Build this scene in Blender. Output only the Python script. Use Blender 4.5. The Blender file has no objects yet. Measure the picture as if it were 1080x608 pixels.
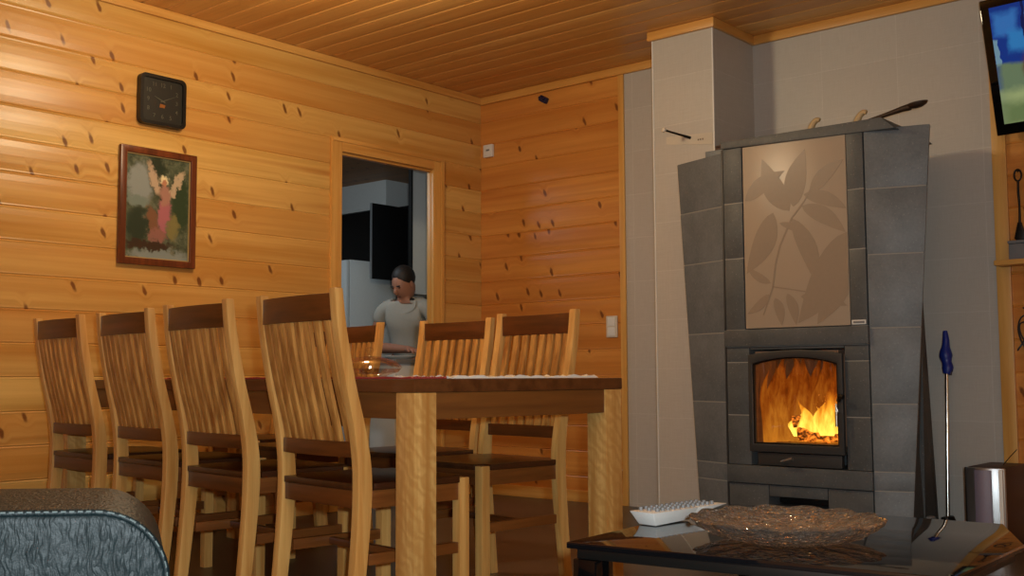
import bpy, bmesh, math, random
from mathutils import Vector, Matrix
random.seed(7)
SC = bpy.context.scene
COL = SC.collection
R = math.radians

# ---------------------------------------------------------------- camera, light, exposure
yaw, pitch, roll = R(40.55), R(4.6), R(-0.27)
F = Vector((-math.sin(yaw)*math.cos(pitch), math.cos(yaw)*math.cos(pitch), math.sin(pitch)))
rt = Vector((math.cos(yaw), math.sin(yaw), 0)); up = rt.cross(F)
r2 = rt*math.cos(roll)+up*math.sin(roll); u2 = -rt*math.sin(roll)+up*math.cos(roll)
cam = bpy.data.cameras.new('camera'); cam.sensor_width = 36; cam.lens = 36*1155/1080; cam.clip_start = .02
co = bpy.data.objects.new('camera', cam); COL.objects.link(co)
m = Matrix((r2, u2, -F)).transposed().to_4x4(); m.translation = (0, 0, .77); co.matrix_world = m
SC.camera = co
w = bpy.data.worlds.new('world'); SC.world = w; w.use_nodes = True
w.node_tree.nodes['Background'].inputs[0].default_value = (.30, .34, .40, 1)
w.node_tree.nodes['Background'].inputs[1].default_value = .05

def light(name, kind, loc, power, color, size=.1, aim=None, size_y=None, spread=None):
    l = bpy.data.lights.new(name, kind); l.energy = power; l.color = color
    if kind == 'AREA':
        l.size = size
        if size_y: l.shape = 'RECTANGLE'; l.size_y = size_y
        if spread: l.spread = spread
    else: l.shadow_soft_size = size
    o = bpy.data.objects.new(name, l); COL.objects.link(o); o.location = loc
    if aim: o.rotation_euler = (Vector(aim)-Vector(loc)).to_track_quat('-Z', 'Y').to_euler()
    return o
light('dining_ceiling_light', 'POINT', (-3.45, 2.9, 2.42), 49, (1.0, .82, .53), .10)
light('room_fill_light', 'POINT', (-.6, .6, 2.2), 9, (1.0, .90, .74), .2)  # added weak warm fill for the sitting side, not a lamp of the room
light('camera_flash', 'POINT', (.07, .03, .835), 205, (.80, .94, 1.0), .025)
light('kitchen_fill_light', 'AREA', (-5.9, 4.3, 2.3), 13.0, (.76, .91, 1.0), .8, (-6.3, 5.8, .9))  # added cool area light under the kitchen ceiling to brighten it, no window there
SC.view_settings.view_transform = 'Standard'; SC.view_settings.look = 'None'
SC.view_settings.exposure = 0.0; SC.view_settings.gamma = 1; SC.view_settings.use_curve_mapping = False

# ---------------------------------------------------------------- materials
def lin(c):
    return tuple(((v/255)/12.92 if v/255 <= .04045 else ((v/255+.055)/1.055)**2.4) for v in c)+(1,)
class NT:
    def __init__(s, name):
        s.m = bpy.data.materials.new(name); s.m.use_nodes = True; s.t = s.m.node_tree
        s.b = s.t.nodes['Principled BSDF']
    def n(s, kind, **kw):
        nd = s.t.nodes.new('ShaderNode'+kind)
        for k, v in kw.items():
            if k.startswith('i_'): s.put(nd.inputs[int(k[2:]) if k[2:].isdigit() else k[2:]], v)
            else: setattr(nd, k, v)
        return nd
    def put(s, sock, v):
        if isinstance(v, bpy.types.NodeSocket): s.t.links.new(v, sock)
        elif isinstance(v, bpy.types.Node): s.t.links.new(v.outputs[0], sock)
        else: sock.default_value = v
    def math(s, op, a, b=0.0, c=None, clamp=False):
        nd = s.n('Math', operation=op, use_clamp=clamp); s.put(nd.inputs[0], a); s.put(nd.inputs[1], b)
        if c is not None: s.put(nd.inputs[2], c)
        return nd.outputs[0]
    def coord(s): return s.n('TexCoord').outputs['Object']
    def xyz(s, v):
        nd = s.n('SeparateXYZ'); s.put(nd.inputs[0], v); return nd.outputs
    def vec(s, x, y, z):
        nd = s.n('CombineXYZ'); s.put(nd.inputs[0], x); s.put(nd.inputs[1], y); s.put(nd.inputs[2], z); return nd.outputs[0]
    def noise(s, v, scale=1, detail=3, rough=.5, col=False):
        nd = s.n('TexNoise'); s.put(nd.inputs['Vector'], v); nd.inputs['Scale'].default_value = scale
        nd.inputs['Detail'].default_value = detail; nd.inputs['Roughness'].default_value = rough
        return nd.outputs['Color' if col else 'Fac']
    def ramp(s, f, *stops):
        nd = s.n('ValToRGB'); s.put(nd.inputs[0], f); e = nd.color_ramp.elements
        while len(e) < len(stops): e.new(.5)
        for k, (p, c) in zip(e, stops): k.position = p; k.color = c
        return nd.outputs[0]
    def mix(s, f, a, b, bt='MIX'):
        nd = s.n('Mix', data_type='RGBA', blend_type=bt); s.put(nd.inputs[0], f); s.put(nd.inputs[6], a); s.put(nd.inputs[7], b)
        return nd.outputs[2]
    def bump(s, h, strength=.2, dist=.01):
        nd = s.n('Bump'); s.put(nd.inputs['Height'], h); nd.inputs['Strength'].default_value = strength
        nd.inputs['Distance'].default_value = dist; s.put(s.b.inputs['Normal'], nd.outputs[0])
    def fin(s, col=None, rough=None, **kw):
        if col is not None: s.put(s.b.inputs['Base Color'], col)
        if rough is not None: s.put(s.b.inputs['Roughness'], rough)
        for k, v in kw.items(): s.put(s.b.inputs[k.replace('_', ' ')], v)
        return s.m

def pine(name, along, pitch, off=0., light_c=(226, 186, 108), dark_c=(188, 136, 58), rough=.33, across='z', knots=True):
    t = NT(name); o = t.xyz(t.coord()); ax = {'x': 0, 'y': 1, 'z': 2}
    a = o[ax[along]]; z = t.math('DIVIDE', t.math('SUBTRACT', o[ax[across]], off), pitch)
    bid = t.math('FLOOR', z); fr = t.math('SUBTRACT', z, bid)
    wn = t.n('TexWhiteNoise', noise_dimensions='1D'); t.put(wn.inputs['W'], bid); rnd = wn.outputs['Value']
    sh = t.math('MULTIPLY', rnd, 37.)
    la = t.math('ADD', a, sh); lz = t.math('MULTIPLY', fr, pitch)
    vor = t.n('TexVoronoi', voronoi_dimensions='2D', i_Vector=t.vec(t.math('MULTIPLY_ADD', lz, 2.6, t.math('MULTIPLY', la, 8.0)), t.math('MULTIPLY_ADD', bid, 7.37, t.math('MULTIPLY', lz, 3.6)), 0.))
    vor.inputs['Scale'].default_value = 1; vor.inputs['Randomness'].default_value = .9
    d = vor.outputs['Distance']; rc = t.xyz(vor.outputs['Color'])
    slant = t.noise(t.vec(la, lz, sh), 30, 1)
    dd = t.math('ADD', d, t.math('MULTIPLY', t.math('SUBTRACT', slant, .5), .10))
    kn = t.math('MULTIPLY', t.math('SUBTRACT', 1.0, t.n('MapRange', interpolation_type='SMOOTHSTEP', i_0=dd, i_1=.05, i_2=.12).outputs[0]), t.math('LESS_THAN', rc[0], .40 if knots else -1))
    halo = t.math('MULTIPLY', t.math('MULTIPLY', t.math('SUBTRACT', 1.0, t.n('MapRange', interpolation_type='SMOOTHSTEP', i_0=d, i_1=.05, i_2=.38).outputs[0]), .03), t.math('LESS_THAN', rc[0], .40))
    g = t.noise(t.vec(t.math('MULTIPLY', la, 1.1), t.math('MULTIPLY', t.math('ADD', lz, halo), 46.), sh), 1, 4, .55)
    g2 = t.noise(t.vec(t.math('MULTIPLY', la, .6), t.math('MULTIPLY', t.math('ADD', lz, halo), 9.), sh), 1, 2, .5)
    c = t.mix(t.math('ADD', t.math('MULTIPLY', t.math('SUBTRACT', g, .35), 1.1), t.math('MULTIPLY', t.math('SUBTRACT', g2, .38), 1.9), clamp=True), lin(light_c), lin(dark_c))
    c = t.mix(t.math('MULTIPLY', rnd, .55), c, lin((190, 118, 48)))
    st_ = t.noise(t.vec(t.math('MULTIPLY', la, .8), t.math('MULTIPLY', t.math('ADD', lz, halo), 17.), t.math('ADD', sh, 5.)), 1, 2, .5)
    c = t.mix(t.n('MapRange', i_0=st_, i_1=.56, i_2=.80, i_3=0., i_4=.6).outputs[0], c, lin((176, 106, 40)))
    c = t.mix(t.math('MULTIPLY', kn, .85), c, lin((104, 50, 16)))
    t.bump(g, .06, .004)
    return t.fin(c, rough)

def wood(name, c1, c2, axis='z', scale=1., rough=.38, mottled=0.):
    t = NT(name); o = t.xyz(t.coord()); oi = t.n('ObjectInfo').outputs['Random']
    k = [40*scale]*3; k['xyz'.index(axis)] = 2.2*scale
    ph = t.math('MULTIPLY', oi, 53.)
    v = t.vec(t.math('MULTIPLY_ADD', o[0], k[0], ph), t.math('MULTIPLY_ADD', o[1], k[1], ph), t.math('MULTIPLY_ADD', o[2], k[2], ph))
    g = t.noise(v, 1, 4, .6)
    f = t.n('MapRange', i_0=g, i_1=.32, i_2=.68).outputs[0]
    c = t.mix(f, lin(c1), lin(c2))
    if mottled:
        w2 = t.n('TexWave', wave_type='BANDS', bands_direction='DIAGONAL', i_Vector=t.coord())
        w2.inputs['Scale'].default_value = 14; w2.inputs['Distortion'].default_value = 9; w2.inputs['Detail'].default_value = 3; w2.inputs['Detail Scale'].default_value = 1.2
        c = t.mix(t.math('MULTIPLY', w2.outputs[1], mottled), c, lin(c2))
    t.bump(g, .05, .003)
    return t.fin(c, rough)

def plain(name, c, rough=.5, metal=0., **kw):
    t = NT(name); n = t.noise(t.coord(), 60, 2)
    col = t.mix(t.math('MULTIPLY', n, .25), lin(c), lin(tuple(v*.82 for v in c)))
    return t.fin(col, rough, Metallic=metal, **kw)

def glass(name, tint=(1, 1, 1, 1), rough=.02, ior=1.45, rough_bump=0., bscale=40):
    t = NT(name)
    if rough_bump: t.bump(t.noise(t.coord(), bscale, 2), rough_bump, .01)
    return t.fin(tint, rough, **{'Transmission_Weight': 1.0, 'IOR': ior})

P = .155
M = {}
M['wall_pine'] = pine('pine_boards_left', 'y', P)
M['wall_pine_x'] = pine('pine_boards_back', 'x', P, light_c=(222, 156, 76), dark_c=(186, 110, 46))
M['wall_pine_plain'] = pine('pine_boards_rest', 'y', P)
M['ceil_pine'] = pine('pine_ceiling', 'x', .137, light_c=(226, 172, 98), dark_c=(196, 136, 68), across='y', knots=False, rough=.36)
M['trim_pine'] = wood('pine_trim', (226, 176, 98), (204, 146, 70), 'z', .6)
M['trim_pine_x'] = wood('pine_trim_x', (222, 168, 90), (198, 138, 64), 'x', .6)
M['trim_pine_y'] = wood('pine_trim_y', (222, 168, 90), (198, 138, 64), 'y', .6)
M['birch'] = wood('birch_post', (228, 180, 106), (196, 138, 70), 'z', .8, .34)
M['birch_leg'] = wood('mottled_birch_leg', (228, 186, 114), (180, 126, 62), 'z', .7, .3, .5)
M['slat'] = wood('slat_birch', (208, 154, 82), (146, 92, 40), 'z', .9, .36)
M['stain_x'] = wood('dark_stain_x', (110, 60, 24), (74, 38, 14), 'x', .8, .34)
M['stain_y'] = wood('dark_stain_y', (136, 80, 34), (98, 54, 20), 'y', .8, .36)
M['stain_seat'] = wood('dark_stain_seat', (74, 40, 20), (48, 25, 12), 'y', .8, .3)
M['table_top'] = wood('table_top_stain', (104, 62, 32), (76, 42, 20), 'x', .6, .28)
M['table_apron'] = wood('table_apron_stain', (128, 80, 36), (98, 58, 26), 'x', .6, .36)
M['table_apron_y'] = wood('table_apron_stain_y', (128, 80, 36), (98, 58, 26), 'y', .6, .36)

def tile_mat():
    t = NT('linen_tiles'); o = t.xyz(t.coord())
    v = t.vec(t.math('ADD', t.math('ADD', o[0], o[1]), -.127), t.math('SUBTRACT', o[2], .02), 0.)
    br = t.n('TexBrick', offset=0.0, offset_frequency=1, squash=1.0)
    t.put(br.inputs['Vector'], v)
    br.inputs['Scale'].default_value = 1.0; br.inputs['Mortar Size'].default_value = .0022
    br.inputs['Brick Width'].default_value = .405; br.inputs['Row Height'].default_value = .262; br.inputs['Mortar Smooth'].default_value = .2
    br.inputs['Color1'].default_value = lin((190, 185, 176)); br.inputs['Color2'].default_value = lin((186, 180, 171)); br.inputs['Mortar'].default_value = lin((200, 195, 187))
    fx = t.noise(t.vec(t.math('MULTIPLY', o[0], 12.), t.math('MULTIPLY', o[1], 12.), t.math('MULTIPLY', o[2], 420.)), 1, 2)
    fz = t.noise(t.vec(t.math('MULTIPLY', o[0], 420.), t.math('MULTIPLY', o[1], 420.), t.math('MULTIPLY', o[2], 12.)), 1, 2)
    wv = t.math('ADD', fx, fz)
    c = t.mix(t.n('MapRange', i_0=wv, i_1=.8, i_2=1.2).outputs[0], br.outputs[0], lin((172, 165, 155)), 'MIX')
    c = t.mix(.45, br.outputs[0], c)
    t.bump(t.math('SUBTRACT', t.math('MULTIPLY', wv, .15), br.outputs['Fac']), .25, .002)
    return t.fin(c, .42)
M['tile'] = tile_mat()

def stone(name, c1, c2, rough=.6):
    t = NT(name); co_ = t.coord(); oi = t.n('ObjectInfo').outputs['Random']
    v = t.n('VectorMath', operation='ADD'); t.put(v.inputs[0], co_); t.put(v.inputs[1], t.vec(t.math('MULTIPLY', oi, 19.), 0., oi))
    n1 = t.noise(v.outputs[0], 6, 6, .65); n2 = t.noise(v.outputs[0], 90, 3, .6)
    f = t.math('ADD', t.math('MULTIPLY', n1, .75), t.math('MULTIPLY', n2, .35), clamp=True)
    c = t.mix(t.n('MapRange', i_0=f, i_1=.35, i_2=.75).outputs[0], lin(c1), lin(c2))
    sp = t.n('TexVoronoi', i_Vector=v.outputs[0]); sp.inputs['Scale'].default_value = 55
    c = t.mix(t.math('MULTIPLY', t.math('LESS_THAN', sp.outputs[0], .13), .35), c, lin((150, 150, 146)))
    t.bump(n2, .12, .003)
    return t.fin(c, rough)
M['soap'] = stone('soapstone', (114, 120, 124), (86, 92, 96), .5)
M['soap_dark'] = stone('soapstone_dark', (90, 94, 96), (64, 68, 70), .5)
M['soap_body'] = stone('soapstone_body', (80, 82, 82), (60, 62, 62), .6)
M['grout'] = plain('pale_grout', (150, 148, 142), .8)
M['iron'] = plain('cast_iron', (62, 62, 62), .45, .3)
M['iron_black'] = plain('black_iron', (26, 24, 22), .45, .5)
M['chrome'] = plain('chrome', (210, 208, 200), .18, 1.)
M['steel'] = plain('brushed_steel', (170, 172, 174), .35, .9)
M['white'] = plain('white_plastic', (226, 226, 222), .4)
M['cream'] = plain('cream_plastic', (214, 206, 190), .5)
M['black'] = plain('black_plastic', (16, 16, 15), .35)
M['black_gloss'] = plain('black_gloss', (8, 8, 9), .06)
M['blue'] = plain('blue_plastic', (18, 40, 130), .45)
M['navy'] = plain('navy_plastic', (24, 24, 60), .45)
M['brown_dark'] = plain('dark_brown', (58, 30, 20), .5)
M['paper'] = plain('paper', (204, 194, 176), .7)
M['ladle_iron'] = plain('rusty_iron', (58, 42, 30), .5, .3)
M['ink'] = plain('grey_ink', (120, 108, 92), .7)
M['frame'] = wood('mahogany_frame', (120, 62, 30), (84, 40, 18), 'z', .7, .3)
M['gold'] = plain('pale_gold_liner', (190, 160, 104), .4, .3)
M['wood_bit'] = plain('beige_wood', (190, 164, 120), .6)
M['red_cloth'] = plain('red_cloth', (150, 50, 44), .8)
M['lace'] = plain('white_lace', (232, 226, 214), .8)
def thin_glass():
    t = NT('clear_thin_glass'); tr = t.n('BsdfTransparent', i_0=(.96, .97, .96, 1)); gl = t.n('BsdfGlossy'); gl.inputs['Roughness'].default_value = .04
    lw = t.n('LayerWeight'); lw.inputs[0].default_value = .12
    mx = t.n('MixShader'); t.put(mx.inputs[0], t.math('MULTIPLY_ADD', lw.outputs['Fresnel'], .45, .03)); t.put(mx.inputs[1], tr); t.put(mx.inputs[2], gl)
    t.put(t.t.nodes['Material Output'].inputs[0], mx); return t.m
M['glass_clear'] = thin_glass()
M['kitchen_white'] = plain('white_cabinet', (214, 218, 218), .4)
M['kitchen_wall'] = plain('kitchen_wall_paint', (206, 206, 202), .7)
M['kitchen_black'] = plain('black_cabinet', (20, 20, 21), .35)
M['grey'] = plain('grey_paint', (120, 122, 124), .5)

def floor_mat():
    t = NT('dark_floor'); o = t.xyz(t.coord())
    br = t.n('TexBrick', offset=0.5); t.put(br.inputs['Vector'], t.vec(o[0], o[1], 0.))
    br.inputs['Scale'].default_value = 1; br.inputs['Brick Width'].default_value = .6; br.inputs['Row Height'].default_value = .3; br.inputs['Mortar Size'].default_value = .002
    br.inputs['Color1'].default_value = lin((84, 74, 64)); br.inputs['Color2'].default_value = lin((76, 66, 56)); br.inputs['Mortar'].default_value = lin((54, 48, 42))
    n = t.noise(t.coord(), 5, 5, .6)
    return t.fin(t.mix(t.math('MULTIPLY', n, .5), br.outputs[0], lin((58, 50, 44))), .35)
M['floor'] = floor_mat()

def leather():
    t = NT('green_black_leather'); o = t.xyz(t.coord())
    wx = t.math('MULTIPLY_ADD', t.noise(t.coord(), 26, 2), 2.2, t.math('MULTIPLY', o[0], 115.))
    n1 = t.noise(t.vec(wx, t.math('MULTIPLY', o[1], 60.), t.math('MULTIPLY', o[2], 30.)), 1, 2, .45)
    n2 = t.noise(t.coord(), 420, 2)
    rd_ = t.math('SUBTRACT', 1.0, t.math('MULTIPLY', t.math('ABSOLUTE', t.math('SUBTRACT', n1, .5)), 4.), clamp=True)
    t.bump(t.math('ADD', t.math('MULTIPLY', rd_, -.6), t.math('MULTIPLY', n2, .12)), .5, .004)
    c = t.mix(n1, lin((14, 28, 31)), lin((9, 20, 23)))
    return t.fin(c, .5, **{'Specular_IOR_Level': .24})
M['leather'] = leather()
M['thread'] = plain('pale_thread', (84, 96, 96), .7)

# ---------------------------------------------------------------- mesh helpers
class MB:
    def __init__(s): s.v = []; s.f = []
    def add(s, vs, fs):
        n = len(s.v); s.v += [tuple(p) for p in vs]; s.f += [tuple(i+n for i in q) for q in fs]; return s
    def box(s, x0, x1, y0, y1, z0, z1):
        return s.add([(x, y, z) for z in (z0, z1) for y in (y0, y1) for x in (x0, x1)],
                     [(0, 2, 3, 1), (4, 5, 7, 6), (0, 1, 5, 4), (2, 6, 7, 3), (0, 4, 6, 2), (1, 3, 7, 5)])
    def hexa(s, b, t):
        k = len(b); return s.add(list(b)+list(t), [tuple(range(k))[::-1], tuple(range(k, 2*k))]+[(i, (i+1) % k, (i+1) % k+k, i+k) for i in range(k)])
    def prism(s, poly, axis, a, b):
        def mk(p, h):
            return {'x': (h, p[0], p[1]), 'y': (p[0], h, p[1]), 'z': (p[0], p[1], h)}[axis]
        return s.hexa([mk(p, a) for p in poly], [mk(p, b) for p in poly])
    def tube(s, pts, rad, n=10):
        pts = [Vector(p) for p in pts]; k = len(pts)
        if not hasattr(rad, '__len__'): rad = [rad]*k
        prev = None; vs = []
        for i, p in enumerate(pts):
            t = (pts[min(i+1, k-1)]-pts[max(i-1, 0)]).normalized()
            if prev is None: prev = t.orthogonal().normalized()
            x = (prev-t*prev.dot(t)).normalized(); prev = x; y = t.cross(x)
            vs += [p+(x*math.cos(2*math.pi*j/n)+y*math.sin(2*math.pi*j/n))*rad[i] for j in range(n)]
        fs = [(i*n+j, i*n+(j+1) % n, (i+1)*n+(j+1) % n, (i+1)*n+j) for i in range(k-1) for j in range(n)]
        fs += [tuple(range(n))[::-1], tuple(range((k-1)*n, k*n))]
        return s.add(vs, fs)
    def lathe(s, prof, n=32, c=(0, 0, 0), rfun=None):
        vs = []; k = len(prof)
        for i, (r, z) in enumerate(prof):
            for j in range(n):
                a = 2*math.pi*j/n; rr = max(r, 1e-4)*(rfun(a, i) if rfun else 1)
                vs.append((c[0]+rr*math.cos(a), c[1]+rr*math.sin(a), c[2]+z))
        fs = [(i*n+j, i*n+(j+1) % n, (i+1)*n+(j+1) % n, (i+1)*n+j) for i in range(k-1) for j in range(n)]
        fs += [tuple(range(n))[::-1], tuple(range((k-1)*n, k*n))]
        return s.add(vs, fs)
    def build(s, name, mat, parent=None, bevel=0., seg=2, smooth=False, **props):
        me = bpy.data.meshes.new(name); me.from_pydata(s.v, [], s.f)
        bm = bmesh.new(); bm.from_mesh(me)
        bmesh.ops.recalc_face_normals(bm, faces=bm.faces)
        if bevel:
            ed = [e for e in bm.edges if len(e.link_faces) == 2 and e.calc_face_angle(0) > .5]
            bmesh.ops.bevel(bm, geom=ed, offset=bevel, segments=seg, affect='EDGES', profile=.6, clamp_overlap=True)
        for fc in bm.faces: fc.smooth = smooth or bool(bevel)
        if (bevel or smooth):
            for e in bm.edges:
                if len(e.link_faces) == 2 and e.calc_face_angle(0) > R(48): e.smooth = False
        bm.to_mesh(me); bm.free()
        me.materials.append(mat if not isinstance(mat, str) else M[mat])
        o = bpy.data.objects.new(name, me); COL.objects.link(o)
        if parent: o.parent = parent
        for k, v in props.items(): o[k] = v
        return o
def thing(name, label, cat, loc=(0, 0, 0), rz=0., group=None):
    o = bpy.data.objects.new(name, None); COL.objects.link(o); o.location = loc; o.rotation_euler = (0, 0, rz)
    o.empty_display_size = .1; return tag(o, label, cat, group)
def tag(o, label, cat, group=None):
    o['label'] = label; o['category'] = cat
    if group: o['group'] = group
    return o
def struct(o): o['kind'] = 'structure'; return o
def smooth_pts(pts, k=4):
    out = []
    for i in range(len(pts)-1):
        p0, p1, p2, p3 = [Vector(pts[max(0, min(len(pts)-1, j))]) for j in (i-1, i, i+1, i+2)]
        for q in range(k):
            t = q/k
            out.append(tuple(.5*((2*p1)+(p2-p0)*t+(2*p0-5*p1+4*p2-p3)*t*t+(3*p1-p0-3*p2+p3)*t**3)))
    return out+[tuple(pts[-1])]
def text_mesh(name, body, size, mat, parent, loc, rot, depth=.0006):
    cu = bpy.data.curves.new(name, 'FONT'); cu.body = body; cu.size = size; cu.extrude = depth; cu.align_x = 'CENTER'; cu.align_y = 'CENTER'
    tmp = bpy.data.objects.new(name+'_tmp', cu); COL.objects.link(tmp)
    me = bpy.data.meshes.new_from_object(tmp); bpy.data.objects.remove(tmp)
    me.materials.clear(); me.materials.append(M[mat]); o = bpy.data.objects.new(name, me); COL.objects.link(o)
    o.parent = parent; o.location = loc; o.rotation_euler = rot; return o

# ---------------------------------------------------------------- room shell
XL, YB, ZC = -4.915, 5.426, 2.65
XR, YF = 2.3, -1.8
def board_profile(z0, z1, pitch=P, off=0., crown=.004, groove=.006):
    """(depth, z) outline of rounded boards between z0 and z1; depth > 0 goes into the wall."""
    pts = []; k = math.floor((z0-off)/pitch)
    while off+k*pitch < z1:
        b = off+k*pitch
        for t, d in ((0, groove), (.035, groove*.35), (.07, crown*.75), (.25, crown*.2), (.5, 0), (.75, crown*.2), (.93, crown*.75), (.965, groove*.35)):
            z = b+t*pitch
            if z0 <= z <= z1: pts.append((d, z))
        k += 1
    if pts[0][1] > z0+1e-4: pts.insert(0, (crown*.3, z0))
    if pts[-1][1] < z1-1e-4: pts.append((crown*.3, z1))
    return pts
def board_panel(mb, fn, a0, a1, z0, z1, thick=.035, **kw):
    pr = board_profile(z0, z1, **kw); poly = pr+[(thick, z1), (thick, z0)]
    k = len(poly)
    mb.hexa([fn(d, a0, z) for d, z in poly], [fn(d, a1, z) for d, z in poly])
DY0, DY1, DZ = 4.185, 4.96, 2.10
b = MB(); fn = lambda d, a, z: (XL-d, a, z)
board_panel(b, fn, YF, DY0, 0, ZC); board_panel(b, fn, DY1, YB+.12, 0, ZC); board_panel(b, fn, DY0, DY1, DZ, ZC)
struct(b.build('wall_left', 'wall_pine'))
b = MB(); fn = lambda d, a, z: (a, YB+d, z)
board_panel(b, fn, XL, -3.75, 0, ZC); board_panel(b, fn, -1.59, XR, 0, ZC)
struct(b.build('wall_back', 'wall_pine_x'))
struct(MB().box(-3.75, -1.59, YB, YB+.12, 0, ZC).build('wall_tiled', 'tile'))
struct(MB().box(-3.24, -2.866, 4.985, YB, 0, ZC).build('wall_chimney', 'tile'))
b = MB(); fn = lambda d, a, z: (XR+d, a, z); board_panel(b, fn, YF, YB, 0, ZC); struct(b.build('wall_right', 'wall_pine_plain'))
b = MB(); fn = lambda d, a, z: (a, YF-d, z); board_panel(b, fn, XL, XR, 0, ZC); struct(b.build('wall_front', 'wall_pine_x'))
# ceiling boards run along x
b = MB(); pr = board_profile(YF-.1, YB+.1, pitch=.137, crown=.002, groove=.009)
poly = [(y, ZC+d*1.0) for d, y in pr]+[(YB+.1, ZC+.1), (YF-.1, ZC+.1)]
b.prism(poly, 'x', XL-.02, XR+.1); struct(b.build('ceiling', 'ceil_pine'))
struct(MB().box(-8.6, XR+.2, YF-.1, 9.2, -.1, 0).build('floor', 'floor'))
# trims
struct(MB().box(XL, XL+.018, YF, YB, ZC-.045, ZC).build('trim_1', 'trim_pine_y', bevel=.004))
struct(MB().box(XL+.018, -3.24, YB-.022, YB, ZC-.05, ZC).build('trim_2', 'trim_pine_x', bevel=.004))
struct(MB().box(-3.262, -2.846, 4.963, 4.985, ZC-.05, ZC).build('trim_3', 'trim_pine_x', bevel=.004))
struct(MB().box(-2.866, -2.846, 4.985, YB-.022, ZC-.05, ZC).build('trim_4', 'trim_pine_y', bevel=.004))
struct(MB().box(-2.866, -1.6, YB-.022, YB, ZC-.05, ZC).build('trim_5', 'trim_pine_x', bevel=.004))
struct(MB().box(-3.775, -3.735, YB-.014, YB, 0, ZC-.05).build('trim_6', 'trim_pine', bevel=.003))
struct(MB().box(-1.612, -1.548, YB-.02, YB, 0, ZC).build('trim_7', 'trim_pine', bevel=.003))
for i, (x, y) in enumerate(((-3.241, 4.984), (-2.867, 4.984))):
    struct(MB().box(x-.003, x+.004, y-.003, y+.004, 0, ZC-.05).build('trim_%d' % (8+i), 'white'))
struct(MB().box(XL, XL+.014, YF, DY0-.075, 0, .07).build('baseboard_left', 'trim_pine_y', bevel=.003))
struct(MB().box(XL+.014, -3.775, YB-.014, YB, 0, .07).build('baseboard_back', 'trim_pine_x', bevel=.003))
# door casing
d = thing('door_1', 'pine-cased open doorway to the kitchen in the left wall', 'doorway', (XL, 4.56, 0)); d['kind'] = 'structure'
y0, y1 = DY0-4.56, DY1-4.56
c = MB().box(0, .022, y0-.075, y0+.005, 0, DZ+.075); c.build('casing', 'trim_pine', d, bevel=.005)
c = MB().box(0, .022, y1-.008, y1+.085, 0, DZ+.075); c.box(.022, .03, y1+.055, y1+.085, 0, DZ+.075); c.build('casing', 'trim_pine', d, bevel=.005)
c = MB().box(0, .024, y0+.005, y1-.005, DZ-.005, DZ+.075); c.box(.024, .031, y0-.07, y1+.08, DZ+.05, DZ+.075); c.build('head_casing', 'trim_pine_y', d, bevel=.005)
MB().box(-.036, 0, y0, y0+.02, 0, DZ).build('jamb', 'trim_pine', d, bevel=.003)
MB().box(-.036, 0, y1-.010, y1, 0, DZ).build('jamb', 'trim_pine', d, bevel=.003)
MB().box(-.036, 0, y0+.02, y1-.010, DZ-.02, DZ).build('head_jamb', 'trim_pine_y', d, bevel=.003)

# ---------------------------------------------------------------- kitchen behind the doorway
KX = XL-.04
def kbox(name, *a): return struct(MB().box(*a).build(name, 'kitchen_wall'))
kbox('wall_kitchen_far', -8.6, -8.5, 3.0, 9.0, 0, 2.45); kbox('wall_kitchen_side', -8.6, KX, 2.95, 3.05, 0, 2.45); kbox('wall_kitchen_end', -8.6, KX, 9.0, 9.1, 0, 2.45)
kbox('wall_kitchen_block', -8.5, -6.75, 6.66, 9.0, 0, 2.43); kbox('wall_kitchen_bulkhead', -8.5, -6.75, 6.26, 6.66, 2.19, 2.43)
b = MB(); b.box(KX-.02, KX, YB+.12, 9.0, 0, 2.45); struct(b.build('wall_kitchen_door_side', 'kitchen_wall'))
M['kitchen_ceil'] = pine('pine_ceiling_kitchen', 'x', .137, light_c=(170, 120, 70), dark_c=(130, 90, 48), across='y', rough=.5)
struct(MB().box(-8.6, KX, 2.95, 9.1, 2.43, 2.5).build('ceiling_kitchen', 'kitchen_ceil'))
def cabinet(label, x0, x1, y0, y1, z0, z1, face, mat):
    t = thing('wall_cabinet', label, 'cabinet', ((x0+x1)/2, (y0+y1)/2, z0))
    hx, hy, hz = (x1-x0)/2, (y1-y0)/2, z1-z0
    MB().box(-hx, hx, -hy, hy, 0, hz).build('body', mat, t, bevel=.003)
    if face == 'y': dr = MB().box(-hx+.004, hx-.004, -hy-.02, -hy-.001, .004, hz-.004).build('door', mat, t, bevel=.003); MB().box(-hx+.03, -hx+.04, -hy-.04, -hy-.02, .06, .2).build('handle', 'steel', dr)
    else: dr = MB().box(hx+.001, hx+.02, -hy+.004, hy-.004, .004, hz-.004).build('door', mat, t, bevel=.003); MB().box(hx+.02, hx+.04, -hy+.03, -hy+.04, .06, .2).build('handle', 'steel', dr)
    return t
t = cabinet('black wall cabinet above the fridge with one door swung open', -7.6, -6.5, 6.28, 6.65, 1.55, 2.185, 'y', 'kitchen_black')
dr = MB().box(.53, .55, -.585, -.21, 0, .61).build('open_door', 'kitchen_black', t, bevel=.002)
MB().box(.529, .551, -.589, -.5855, 0, .61).build('door_edge', 'grey', dr)
t = thing('fridge', 'white fridge under the black cabinet in the kitchen', 'fridge', (-7.02, 5.99, 0))
MB().box(-.42, .42, -.25, .25, .05, 1.70).build('body', 'kitchen_white', t, bevel=.008)
dr = MB().box(-.42, .42, -.29, -.252, .62, 1.695).build('door', 'kitchen_white', t, bevel=.008); MB().box(.36, .385, -.325, -.29, .8, 1.2).build('handle', 'grey', dr, bevel=.004)
dr = MB().box(-.42, .42, -.29, -.252, .06, .61).build('freezer_door', 'kitchen_white', t, bevel=.008); MB().box(.36, .385, -.325, -.29, .4, .56).build('handle', 'grey', dr, bevel=.004)
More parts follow.
